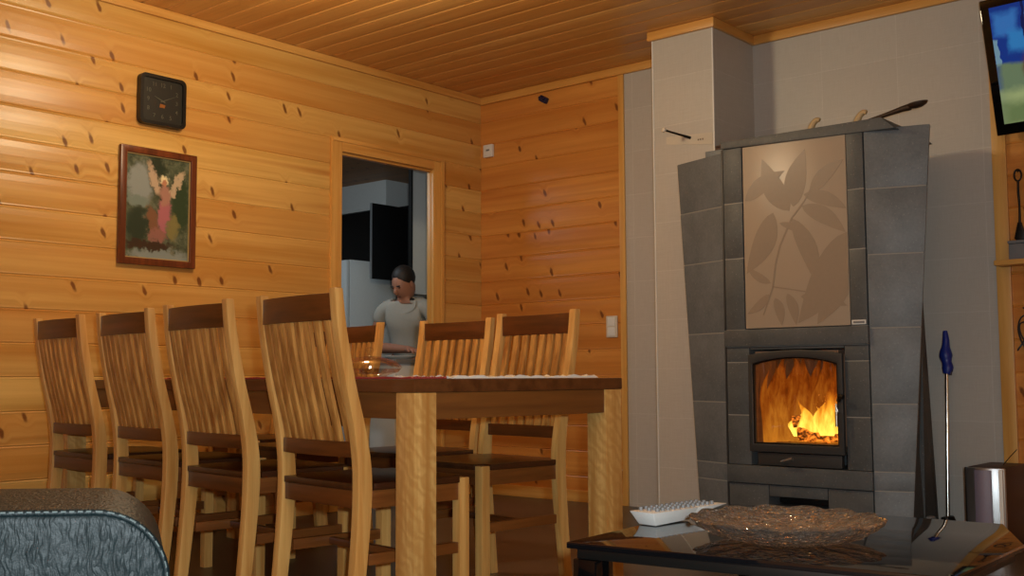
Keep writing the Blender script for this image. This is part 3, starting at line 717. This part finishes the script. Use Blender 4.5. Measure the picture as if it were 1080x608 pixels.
log((-2.45, 4.89, .492), (-2.17, 4.90, .492), .034, 'glowing log at the back of the fire')
log((-2.38, 4.82, .545), (-2.16, 4.89, .553), .030, 'glowing log laid across the two lower ones')
def flame_mat(name, c_hot, c_mid, c_edge, st_, h0, h1, dens):
    t = NT(name); o_ = t.xyz(t.coord())
    n = t.noise(t.vec(t.math('MULTIPLY', o_[0], 34.), t.math('MULTIPLY', o_[1], 12.), t.math('MULTIPLY', o_[2], 9.)), 1, 4, .6)
    hz = t.n('MapRange', i_0=o_[2], i_1=h0, i_2=h1).outputs[0]
    fc = t.n('LayerWeight'); fc.inputs[0].default_value = .35
    f = t.math('SUBTRACT', t.math('ADD', t.math('MULTIPLY', n, .9), .35), t.math('MULTIPLY', hz, .75), clamp=True)
    col = t.ramp(f, (.12, c_edge), (.42, c_mid), (.78, c_hot))
    em = t.n('Emission', i_0=col); t.put(em.inputs[1], t.math('MULTIPLY', f, st_))
    tr = t.n('BsdfTransparent')
    al = t.math('MULTIPLY', t.math('MULTIPLY', f, t.math('SUBTRACT', 1.0, fc.outputs['Facing'])), dens, clamp=True)
    mx = t.n('MixShader'); t.put(mx.inputs[0], al); t.put(mx.inputs[1], tr); t.put(mx.inputs[2], em)
    t.put(t.t.nodes['Material Output'].inputs[0], mx); return t.m
M['flame_hot'] = flame_mat('flame_hot', (1, .70, .10, 1), (1, .36, .02, 1), (.8, .12, .008, 1), 2.7, .49, .74, 2.2)
M['flame_back'] = flame_mat('flame_back', (1, .34, .03, 1), (.78, .145, .010, 1), (.26, .035, .003, 1), .72, .45, 1.05, 2.2)
def flame(x, y, z, r_, h, lean=0., ph=0., mat='flame_hot', label='', dx=1.):
    mb = MB(); k = 14; n_ = 16; vs = []
    for i in range(k+1):
        s_ = i/k; rr = r_*(math.sin(math.pi*min(1, s_*.72+.22))**1.1)*(1-s_**3)+.0008
        ox = lean*s_*s_+.018*math.sin(s_*7+ph)*s_; oy = .010*math.cos(s_*6+ph)*s_
        for j in range(n_):
            a_ = 2*math.pi*j/n_; w_ = 1+.16*math.sin(a_*3+s_*5+ph)
            vs.append((x+ox+rr*w_*math.cos(a_)*dx, y+oy+rr*w_*.55*math.sin(a_), z+h*s_))
    fs = [(i*n_+j, i*n_+(j+1) % n_, (i+1)*n_+(j+1) % n_, (i+1)*n_+j) for i in range(k) for j in range(n_)]+[tuple(range(n_))[::-1], tuple(range(k*n_, (k+1)*n_))]
    return mb.add(vs, fs).build('flame', mat, FR, smooth=True)
FR = thing('fire', 'bright yellow and orange flames burning behind the stove glass', 'fire', (0, 0, 0))
for a_ in ((-2.155, 4.80, .50, .045, .27, -.01, .3), (-2.20, 4.79, .49, .05, .18, -.015, 1.6), (-2.25, 4.80, .49, .045, .13, .01, 2.8), (-2.31, 4.80, .49, .035, .16, -.01, 4.1),
           (-2.17, 4.84, .49, .055, .22, .01, 5.0), (-2.36, 4.83, .48, .04, .11, .0, .9), (-2.135, 4.83, .49, .035, .20, -.02, 2.0)): flame(*a_)
for i in range(9):
    flame(-2.465+.042*i, 4.90+.016*math.sin(i*2.2), .452, .056+.010*math.sin(i*1.3), .44, .014*math.sin(i*1.9), i*1.7, 'flame_back')
for i in range(5):
    flame(-2.478+.004*i, 4.745+.045*i, .452, .030, .36+.03*math.sin(i*2.1), .012, i*1.3, 'flame_back')
for i in range(6):
    flame(-2.45+.066*i, 4.85+.012*math.sin(i*1.2), .452, .042, .30+.05*math.sin(i*2.9), .012*math.sin(i*1.9), i*2.3, 'flame_back')
light('fire_glow', 'POINT', (-2.22, 4.79, .64), 1.5, (1, .36, .07), .05)

# things standing on the stove
def horn(label, x, y, z):
    o_ = MB().tube(smooth_pts([(0, 0, 0), (.008, -.002, .022), (.022, -.004, .042), (.038, -.006, .050), (.050, -.006, .046)], 3), [.017-.0006*i for i in range(13)], 12).build('wooden_hook', 'wood_bit', smooth=True)
    o_.location = (x, y, z); tag(o_, label, 'ornament', 'curved beige pegs on the stove')
horn('curved beige wooden peg on stove top above the panel\'s middle', -2.225, 4.76, 1.907)
horn('curved beige wooden peg on stove top left of the iron ladle', -2.0, 4.76, 1.907)
t = thing('iron_ladle', 'long dark iron ladle resting on the stove\'s top right', 'ladle', (-1.95, 4.78, 1.915))
MB().tube([(-.02, 0, .003), (.06, 0, .016), (.15, 0, .033), (.19, 0, .038)], [.007, .009, .013, .016], 10).build('shaft', 'ladle_iron', t, smooth=True)
mb = MB(); vs = []
mb.lathe([(0, -.011), (.02, -.010), (.034, -.004), (.038, .003), (.034, .004), (.02, -.003), (0, -.004)], 24, (0, 0, 0))
mb.v = [(.220+x*1.25, y*.8, .046+z*1.5+x*.12) for x, y, z in mb.v]; mb.build('bowl', 'ladle_iron', t, smooth=True)
t = thing('trinket_box', 'flat dark brown box on the stove\'s stepped left top', 'box', (-2.72, 4.86, 1.894))
MB().box(-.05, .05, -.03, .03, 0, .024).build('body', 'brown_dark', t, bevel=.003); MB().box(-.052, .052, -.032, .032, .0245, .034).build('lid', 'brown_dark', t, bevel=.003)
tag(MB().lathe([(0, 0), (.012, 0), (.014, .006), (.010, .014), (0, .016)], 16, (-1.70, 4.815, 1.8535)).build('white_cap', 'white', smooth=True), 'tiny white cap on the stove\'s right top corner', 'cap')
t = thing('paper_strip', 'pale paper strip stuck on the tiled chimney beside the stove', 'paper', (-3.02, 4.984, 2.02))
mb = MB(); mb.hexa([(-.14, 0, -.005), (.145, 0, -.045), (.145, -.0015, -.045), (-.14, -.0015, -.005)], [(-.14, 0, .035), (.145, 0, .02), (.145, -.0015, .02), (-.14, -.0015, .035)])
mb.build('sheet', 'paper', t)
for x in (.055, .068, .082): MB().box(x, x+.008, -.0025, -.0016, -.012, -.003).build('printed_mark', 'ink', t)
t = thing('wall_pin', 'thin dark rod with a pale ball tip sticking out of the chimney tiles', 'hook', (-3.01, 4.984, 2.03))
MB().tube([(0, .0, 0), (-.03, -.05, .012), (-.066, -.135, .026)], [.008, .006, .0055], 8).build('rod', 'iron_black', t, smooth=True)
MB().lathe([(0, -.013), (.009, -.010), (.013, 0), (.009, .010), (0, .013)], 14, (-.071, -.146, .028)).build('ball_tip', 'cream', t, smooth=True)

# mop standing right of the stove
t = thing('floor_mop', 'chrome-handled mop with a blue grip leaning beside the stove', 'mop', (-1.822, 5.24, 0))
MB().tube([(0, 0, .03), (.0, .06, .79)], .0085, 12).build('pole', 'chrome', t, smooth=True)
MB().tube(smooth_pts([(0, .06, .77), (.004, .065, .80), (-.004, .07, .84), (-.006, .072, .88), (-.004, .075, .93), (-.008, .078, .975)], 3), [.018, .021, .024, .026, .024, .022, .026, .030, .029, .026, .020, .017, .016, .014, .012, .010][:16], 12).build('grip', 'blue', t, smooth=True)
MB().tube([(.018, .055, .765), (.022, .06, .79)], .006, 8).build('hanging_loop', 'navy', t, smooth=True)
MB().prism([(-.02, 0), (.11, 0), (.11, .015), (.05, .035), (.015, .11), (-.015, .11)], 'y', -.045, .045).build('mop_head', 'black', t, bevel=.006)
t = tag(MB().prism([(-.03, 0), (.03, 0), (.032, .12), (.026, .14), (.01, .148), (-.02, .148), (-.03, .14)], 'y', -.012, .012).build('dustpan', 'grey', bevel=.006), 'small grey dustpan standing against stove\'s right side', 'dustpan')
t.location = (-1.775, 4.90, .001); t.rotation_euler = (0, 0, R(85))

# speaker box
t = thing('subwoofer', 'silver-fronted speaker box with dark sides on the floor by the wall', 'speaker', (-1.572, 5.0, 0)); t.scale = (.90, 1, 1)
MB().box(-.09, .085, .02, .34, .01, .362).build('cabinet', 'brown_dark', t, bevel=.004)
n = 12; pr_ = [(-.092, .02)]+[(-.092+.182*i/n, .018-.012-.022*math.sin(math.pi*i/n)) for i in range(n+1)]+[(.09, .02)]
MB().prism(pr_, 'z', .008, .360).build('front_baffle', 'steel', t, bevel=.002)
pr_ = [(-.045+.08*i/n, -.018-.010*math.sin(math.pi*i/n)) for i in range(n+1)]+[(.035, -.008), (-.045, -.008)]
M['grille'] = plain('violet_grey_grille', (126, 118, 136), .5)
MB().prism(pr_, 'z', .028, .352).build('grille', 'grille', t, bevel=.002)
MB().box(-.04, .03, -.029, -.02, .014, .024).build('port_slot', 'black', t)
MB().box(.066, .084, -.012, .006, .012, .356).build('trim_strip', 'white', t, bevel=.003)
MB().box(-.096, -.090, .0, .02, .01, .36).build('side_strip', 'black', t)
MB().tube([(.02, .2, .362), (.05, .22, .40), (.075, .24, .43)], .002, 6).build('antenna_wire', 'black', t)

# television, shelf and hanging things on the right
def tv_mat():
    t = NT('tv_picture'); o_ = t.xyz(t.coord()); wz = t.xyz(t.noise(t.coord(), 14, 3, .6, True))
    x = t.math('MULTIPLY_ADD', t.math('SUBTRACT', wz[0], .5), .05, o_[0]); z = t.math('MULTIPLY_ADD', t.math('SUBTRACT', wz[1], .5), .05, o_[2])
    def el(cx_, cz_, rx_, rz_, soft=.25):
        dx = t.math('DIVIDE', t.math('SUBTRACT', x, cx_), rx_); dz = t.math('DIVIDE', t.math('SUBTRACT', z, cz_), rz_)
        d_ = t.math('SQRT', t.math('ADD', t.math('MULTIPLY', dx, dx), t.math('MULTIPLY', dz, dz)))
        return t.math('SUBTRACT', 1.0, t.n('MapRange', interpolation_type='SMOOTHSTEP', i_0=d_, i_1=1-soft, i_2=1+soft).outputs[0])
    def bx(cx_, cz_, rx_, rz_, soft=.08):
        dx = t.math('DIVIDE', t.math('ABSOLUTE', t.math('SUBTRACT', x, cx_)), rx_); dz = t.math('DIVIDE', t.math('ABSOLUTE', t.math('SUBTRACT', z, cz_)), rz_)
        return t.math('SUBTRACT', 1.0, t.n('MapRange', i_0=t.math('MAXIMUM', dx, dz), i_1=1-soft, i_2=1+soft).outputs[0])
    c = lin((20, 62, 150))
    c = t.mix(bx(.10, .50, .05, .05, .3), c, lin((60, 128, 205))); c = t.mix(bx(.145, .42, .035, .05, .3), c, lin((54, 140, 210)))
    c = t.mix(bx(.235, .47, .05, .08, .15), c, lin((96, 140, 210))); c = t.mix(bx(.60, .46, .25, .09, .2), c, lin((52, 96, 170)))
    c = t.mix(bx(.182, .44, .008, .16), c, lin((16, 34, 90))); c = t.mix(bx(.05, .37, .012, .06), c, lin((130, 170, 190)))
    c = t.mix(bx(.5, .15, .46, .17, .06), c, lin((120, 142, 108))); c = t.mix(bx(.5, .10, .48, .10, .2), c, lin((176, 190, 130)))
    c = t.mix(bx(.13, .09, .1, .05, .5), c, lin((120, 140, 90)))
    c = t.mix(el(.225, .29, .07, .1), c, lin((104, 44, 24))); c = t.mix(el(.24, .115, .035, .02), c, lin((50, 52, 36))); c = t.mix(el(.62, .27, .12, .16), c, lin((120, 60, 40)))
    em = t.n('Emission', i_0=c); em.inputs[1].default_value = .62
    gl = t.n('BsdfGlossy'); gl.inputs['Roughness'].default_value = .1; mx = t.n('MixShader'); mx.inputs[0].default_value = .04
    t.put(mx.inputs[1], em); t.put(mx.inputs[2], gl); t.put(t.t.nodes['Material Output'].inputs[0], mx); return t.m
M['tv_pic'] = tv_mat()
tv = thing('television', 'wall-mounted black flat television showing a blue and green picture', 'television', (-1.552, 5.30, 1.875)); tv.rotation_euler = (R(15), R(-1.0), 0)
MB().box(0, 1.03, 0, .06, 0, .625).build('bezel', 'black_gloss', tv, bevel=.006)
MB().box(.04, .99, -.004, -.0005, .05, .585).build('screen', 'tv_pic', tv)
MB().box(.3, .7, .061, .1, .15, .45).build('wall_bracket', 'black', tv)
t = thing('wall_shelf', 'small pine shelf on brackets under the television', 'shelf', (-1.585, 5.425, 1.27))
MB().box(0, .9, -.14, -.021, 0, .024).build('board', 'trim_pine_x', t, bevel=.003)
MB().prism([(-.022, 0), (-.022, -.12), (-.04, -.12), (-.12, -.005), (-.12, 0)], 'x', .25, .27).build('bracket', 'trim_pine', t, bevel=.002)
MB().prism([(-.022, 0), (-.022, -.12), (-.04, -.12), (-.12, -.005), (-.12, 0)], 'x', .7, .72).build('bracket', 'trim_pine', t, bevel=.002)
t = thing('grey_tin', 'low grey tin standing on the pine shelf', 'tin', (-1.40, 5.36, 1.2945))
MB().box(-.13, .13, -.035, .035, 0, .075).build('body', 'grey', t, bevel=.006); MB().box(-.133, .133, -.038, .038, .0755, .09).build('lid', 'grey', t, bevel=.004)
t = thing('fire_poker', 'black twisted iron tool with a loop handle hanging above the shelf', 'fire tool', (-1.495, 5.395, 1.40))
MB().tube([(.0, 0, .07), (.002, 0, .15), (-.001, 0, .22), (0, 0, .27)], [.006, .005, .006, .005], 8).build('shaft', 'iron_black', t, smooth=True)
lp = [(.016*math.sin(a_*math.pi/9), 0, .297-.027*math.cos(a_*math.pi/9)) for a_ in range(19)]
MB().tube(lp, .0045, 8).build('loop', 'iron_black', t, smooth=True)
MB().prism([(-.008, .075), (.008, .075), (.026, .0), (.012, -.012), (-.012, -.012), (-.026, .0)], 'y', -.008, .008).build('brush_head', 'iron_black', t, bevel=.003)
tag(MB().tube([(0, .016, .325), (0, -.006, .325), (0, -.012, .316)], .003, 6).build('nail', 'iron_black'), 'nail holding the black iron tool', 'nail').location = (-1.495, 5.405, 1.395)
pts = [(.035*math.sin(i*1.1)+.02*i/20, -.01*(i % 2), .09*math.cos(i*.75)-.004*i) for i in range(20)]
o = MB().tube(smooth_pts(pts, 4), .004, 6).build('wire_whisk', 'iron', smooth=True); o.location = (-1.495, 5.39, .985)
tag(o, 'tangle of grey wire hanging on the wood below the shelf', 'wire')

# ---------------------------------------------------------------- things on the walls
t = thing('wall_clock', 'black square wall clock with rounded corners above the picture', 'clock', (XL+.001, 2.998, 2.167)); t.rotation_euler = (0, 0, 0)
mb = MB()
def rr(w_, h_, r_, n=6):
    p = []
    for cx_, cz_, a0 in ((w_-r_, h_-r_, 0), (-w_+r_, h_-r_, 90), (-w_+r_, -h_+r_, 180), (w_-r_, -h_+r_, 270)):
        for i in range(n+1):
            a_ = R(a0+90*i/n); p.append((cx_+r_*math.cos(a_), cz_+r_*math.sin(a_)))
    return p
ring_o, ring_i = rr(.130, .128, .03), rr(.112, .110, .018)
mb = MB(); k = len(ring_o); 
vs = [(.0, p[0], p[1]) for p in ring_o]+[(.035, p[0], p[1]) for p in ring_o]+[(.035, p[0], p[1]) for p in ring_i]+[(.022, p[0], p[1]) for p in ring_i]
fs = [tuple(range(k))[::-1], tuple(range(3*k, 4*k))]
for l_ in range(3): fs += [(l_*k+i, l_*k+(i+1) % k, (l_+1)*k+(i+1) % k, (l_+1)*k+i) for i in range(k)]
mb.add(vs, fs); mb.build('case', 'black', t, smooth=True)
M['dial'] = plain('dark_dial', (34, 34, 30), .4); M['dim'] = plain('dim_digits', (84, 82, 68), .5); M['bronze'] = plain('bronze', (150, 96, 48), .4, .5)
MB().prism(rr(.111, .109, .017), 'x', .0225, .024).build('dial', 'dial', t)
for h in range(1, 13):
    a_ = R(90-30*h); q_ = .082/max(abs(math.cos(a_)), abs(math.sin(a_)))*.98; q_ = min(q_, .098)
    text_mesh('numeral', str(h), .03, 'dim', t, (.0248, q_*math.cos(a_), q_*math.sin(a_)), (R(90), 0, R(90)))
def hand(name, ln, wd, ang, x, mat='dim'):
    a_ = R(90-ang); dv = Vector((math.cos(a_), math.sin(a_))); nn = Vector((-dv.y, dv.x))*wd/2
    p = [-dv*.015+nn, dv*ln+nn*.3, dv*ln-nn*.3, -dv*.015-nn]
    MB().prism([tuple(v) for v in p], 'x', x, x+.001).build(name, mat, t)
hand('hour_hand', .05, .007, 292, .026, 'dim'); hand('minute_hand', .075, .005, 64, .0275, 'dim')
MB().prism([(-.018, -.034), (.012, -.034), (.016, -.018), (-.014, -.014)], 'x', .0242, .025).build('emblem', 'bronze', t)
def art():
    t = NT('painted_print'); o_ = t.xyz(t.coord()); n = t.noise(t.coord(), 30, 6, .75); n2 = t.noise(t.coord(), 9, 3, .6)
    y = t.math('ADD', o_[1], t.math('MULTIPLY', t.math('SUBTRACT', n, .5), .11)); z = t.math('ADD', o_[2], t.math('MULTIPLY', t.math('SUBTRACT', t.noise(t.coord(), 26, 4, .6), .5), .11))
    def el(cx_, cz_, rx_, rz_, tilt=0., soft=.3):
        ca, sa = math.cos(R(tilt)), math.sin(R(tilt)); dx = t.math('SUBTRACT', y, cx_); dz = t.math('SUBTRACT', z, cz_)
        ex = t.math('DIVIDE', t.math('ADD', t.math('MULTIPLY', dx, ca), t.math('MULTIPLY', dz, sa)), rx_); ez = t.math('DIVIDE', t.math('SUBTRACT', t.math('MULTIPLY', dz, ca), t.math('MULTIPLY', dx, sa)), rz_)
        d_ = t.math('SQRT', t.math('ADD', t.math('MULTIPLY', ex, ex), t.math('MULTIPLY', ez, ez)))
        return t.math('SUBTRACT', 1.0, t.n('MapRange', interpolation_type='SMOOTHSTEP', i_0=d_, i_1=1-soft, i_2=1+soft).outputs[0])
    c = t.ramp(n, (.3, lin((40, 46, 36))), (.5, lin((84, 92, 70))), (.7, lin((128, 128, 108))))
    c = t.mix(el(-.10, .11, .07, .10), c, lin((142, 150, 146))); c = t.mix(el(-.11, .03, .06, .03), c, lin((120, 134, 124)))
    c = t.mix(el(.0, .16, .05, .12, 10), c, lin((46, 56, 40))); c = t.mix(el(.13, .05, .05, .16), c, lin((52, 68, 44)))
    c = t.mix(el(-.11, -.10, .06, .09), c, lin((50, 60, 44))); c = t.mix(el(.02, -.245, .16, .035), c, lin((132, 142, 138))); c = t.mix(el(-.05, -.19, .14, .022), c, lin((64, 48, 34)))
    c = t.mix(el(-.022, .145, .022, .085, 18), c, lin((188, 164, 136))); c = t.mix(el(.105, .13, .022, .085, -28), c, lin((188, 168, 138)))
    c = t.mix(el(.035, -.03, .032, .115, -6), c, lin((172, 104, 110))); c = t.mix(el(.04, .07, .032, .045), c, lin((170, 126, 108)))
    c = t.mix(el(.036, .145, .026, .026), c, lin((226, 214, 170))); c = t.mix(el(.036, .128, .015, .02), c, lin((188, 130, 98)))
    c = t.mix(el(-.03, -.07, .026, .08, 8), c, lin((126, 88, 62))); c = t.mix(el(.0, -.14, .05, .03), c, lin((146, 100, 88))); c = t.mix(el(.09, -.09, .03, .06), c, lin((128, 120, 72)))
    return t.fin(c, .3)
M['art'] = art()
t = thing('framed_picture', 'framed picture of a winged figure in pink, dark wood frame under the clock', 'picture', (XL+.001, 2.992, 1.622))
PW, PH = .214, .295
out_ = [(-PW, -PH), (PW, -PH), (PW, PH), (-PW, PH)]; in_ = [(-PW+.034, -PH+.034), (PW-.034, -PH+.034), (PW-.034, PH-.034), (-PW+.034, PH-.034)]
def yz_ring(o1, i1, x0, x1, name, mat, bv):
    mb = ring(o1, i1, x0, x1); mb.v = [(v[1], v[0], v[2]) for v in mb.v]; return mb.build(name, mat, t, bevel=bv)
yz_ring(out_, in_, 0, .026, 'frame', 'frame', .005)
in2 = [(p[0]*.975, p[1]*.98) for p in in_]; yz_ring(in_, in2, .002, .016, 'liner', 'gold', .001)
MB().box(.004, .009, in2[0][0], in2[1][0], in2[0][1], in2[2][1]).build('canvas', 'art', t)
t = thing('thermostat', 'small white wall sensor by the room corner, high on back wall', 'thermostat', (-4.832, YB-.001, 2.275))
MB().box(-.04, .04, -.024, 0, -.04, .045).build('housing', 'white', t, bevel=.005); MB().box(-.012, .016, -.0255, -.0245, .0, .012).build('marking', 'grey', t)
t = thing('light_switch', 'white double light switch on the back wall beside the tile trim', 'switch', (-3.843, YB-.001, 1.065))
MB().box(-.040, .040, -.010, 0, -.065, .065).build('plate', 'cream', t, bevel=.003)
for z in (-.03, .03): MB().box(-.026, .026, -.014, -.0105, z-.026, z+.026).build('rocker', 'white', t, bevel=.002)
t = thing('wall_socket', 'white power socket low on the back wall behind table leg', 'socket', (-3.803, YB-.001, .19))
MB().box(-.028, .024, -.010, 0, -.05, .05).build('plate', 'cream', t, bevel=.003)
for z in (-.024, .024):
    MB().lathe([(0, 0), (.016, 0), (.016, .003), (0, .003)], 20).build('outlet', 'white', t, smooth=True); ob = t.children[-1]; ob.rotation_euler = (R(90), 0, 0); ob.location = (-.002, -.0102, z)
t = thing('wall_hook', 'small dark blue clip near the top of the back wall', 'clip', (-4.353, YB-.001, 2.548)); t.rotation_euler = (0, R(30), 0)
MB().box(-.032, .032, -.03, 0, -.02, .02).build('body', 'navy', t, bevel=.008); MB().box(-.02, .02, -.05, -.031, -.006, .01).build('jaw', 'navy', t, bevel=.004)

# ---------------------------------------------------------------- coffee table and its things
ct = thing('coffee_table', 'low black glass-topped coffee table in front of the stove', 'coffee table', (-1.0, 2.1, 0))
poly = [(-1.318, 1.698), (-.616, 1.781), (-.628, 2.207), (-.747, 2.483), (-1.38, 2.45)]
poly = [(x+1.0, y-2.1) for x, y in poly]
def gt():
    t = NT('black_table_glass'); return t.fin((.004, .004, .005, 1), .045, **{'Specular_IOR_Level': .55})
M['table_glass'] = gt()
MB().prism(poly, 'z', .438, .45).build('glass_top', 'table_glass', ct, bevel=.002)
pin = [(x*.96, y*.96) for x, y in poly]
MB().prism(pin, 'z', .418, .4375).build('under_frame', 'black', ct, bevel=.002)
for x, y in ((-.285, -.36), (-.295, .30), (.30, -.27), (.20, .30)):
    MB().box(x-.028, x+.028, y-.028, y+.028, 0, .4175).build('leg', 'black_gloss', ct, bevel=.003)
MB().box(-.05, .05, -.03, .03, .0, .4175).build('centre_post', 'black_gloss', ct, bevel=.003)
MB().box(-.25, .2, -.22, .27, .16, .172).build('lower_shelf', 'black_gloss', ct, bevel=.003)
# white remote-like control pad, ends and underside tapered
t = thing('remote_control', 'white boat-shaped control pad with rows of grey buttons on the coffee table', 'remote', (-1.312, 1.985, .4505), R(4))
t.scale = (.92, .90, .80)
b_ = [(-.040, .012), (.012, .0), (.020, .155), (-.034, .155)]
tt = [(-.052, -.012), (.020, -.025), (.038, .300), (-.028, .300)]
mb = MB(); mb.hexa([(x, y, 0) for x, y in b_], [(-.052, -.012, .038), (.020, -.025, .037), (.030, .19, .032), (-.036, .19, .032)])
mb.hexa([(-.034, .155, .003), (.020, .155, .003), (.030, .28, .020), (-.030, .28, .020)], [(-.036, .1905, .032), (.030, .1905, .032), (.040, .33, .028), (-.026, .33, .028)])
mb.build('shell', 'white', t, bevel=.003)
for i in range(12):
    for j in range(3):
        MB().lathe([(0, 0), (.0055, 0), (.005, .009), (0, .010)], 10, (-.038+.022*j+.001*i, .02+.024*i, .0372-.0285*(.02+.024*i))).build('button', 'grey', t, smooth=True)
# scalloped glass platter
def gl_brown():
    t = NT('amber_crystal'); vo = t.n('TexVoronoi', i_Vector=t.coord()); vo.inputs['Scale'].default_value = 75
    t.bump(t.math('ADD', vo.outputs[0], t.math('MULTIPLY', t.noise(t.coord(), 40, 2), .8)), .5, .010)
    return t.fin((.95, .90, .84, 1), .02, **{'Transmission_Weight': .97, 'IOR': 1.5})
M['crystal'] = gl_brown()
N_ = 144; lob = lambda a_, i: 1+(.045*abs(math.cos(a_*7)) if i in (2, 3, 4, 5) else 0.)
pf = [(0, 0), (.085, 0), (.125, .014), (.165, .036), (.186, .050), (.182, .054), (.150, .040), (.105, .020), (.05, .014), (0, .013)]
mb = MB(); vs = []
for i, (r_, z) in enumerate(pf):
    for j in range(N_):
        a_ = 2*math.pi*j/N_; sc_ = abs(math.cos(a_*7)); rr_ = max(r_, 1e-4)*(1+((.24 if i == 2 else .15)*sc_ if 2 <= i <= 3 else .05*sc_ if 4 <= i <= 6 else 0)); zz = z+(.010*(sc_-.5) if i in (2, 3, 6, 7) else .006*(sc_-.5) if i in (4, 5) else 0)
        vs.append((rr_*math.cos(a_), rr_*math.sin(a_), max(zz, 0.)))
k = len(pf); fs = [(i*N_+j, i*N_+(j+1) % N_, (i+1)*N_+(j+1) % N_, (i+1)*N_+j) for i in range(k-1) for j in range(N_)]+[tuple(range(N_))[::-1], tuple(range((k-1)*N_, k*N_))]
o = mb.add(vs, fs).build('crystal_platter', 'crystal', smooth=True); o.location = (-.99, 1.965, .4508); o.scale = (.95, .95, .86)
tag(o, 'large scalloped crystal glass platter on the black coffee table', 'platter')

# ---------------------------------------------------------------- leather sofa
so = thing('leather_sofa', 'dark green-black leather sofa with rounded, pale-stitched padded end', 'sofa', (-1.172, .74, 0), R(60))
def rounded_block(x0, x1, y0, y1, z0, z1, r_, name, parent):
    mb = MB(); mb.box(x0, x1, y0, y1, z0, z1); return mb.build(name, 'leather', parent, bevel=r_, seg=8)
n = 10; pr_ = [(-1.0, .10), (.0-.02, .10)]
rr_ = .085
for i in range(n+1):
    a_ = R(0+90*i/n); pr_.append((-rr_+rr_*math.cos(a_), .615-rr_+rr_*math.sin(a_)))
pr_ += [(-.35, .622), (-.7, .615), (-1.0, .61)]
bk_ = MB().prism(pr_, 'y', 0, .30).build('backrest', 'leather', so, bevel=.014, seg=4)
seam = [(x, -.004, z) for x, z in pr_[2:]]
seam = [(-.004, -.002, .12)]+[(x-.002, .0, z-.002) for x, z in pr_[2:]]
MB().tube([(x, .004, z) for x, y, z in seam], .0042, 8).build('piping', 'leather', bk_, smooth=True)
stm = MB(); path = [Vector((x+.0004, .0006, z+.0016)) for x, y, z in seam]
tot = 0
for p, q_ in zip(path, path[1:]):
    ln = (q_-p).length; k = max(1, int(ln/.009))
    for i in range(k):
        a_ = p.lerp(q_, (i+.15)/k); c_ = p.lerp(q_, (i+.75)/k); stm.tube([tuple(a_), tuple(c_)], .0011, 5)
stm.build('stitching', 'thread', bk_)
rounded_block(-1.0, -.06, .305, .85, .16, .42, .05, 'seat_cushion', so)
rounded_block(-1.0, -.03, .04, .83, .06, .158, .02, 'base', so)
for x in (-.95, -.09):
    for y in (.08, .78): MB().box(x-.03, x+.03, y-.03, y+.03, 0, .059).build('leg', 'black', so, bevel=.004)
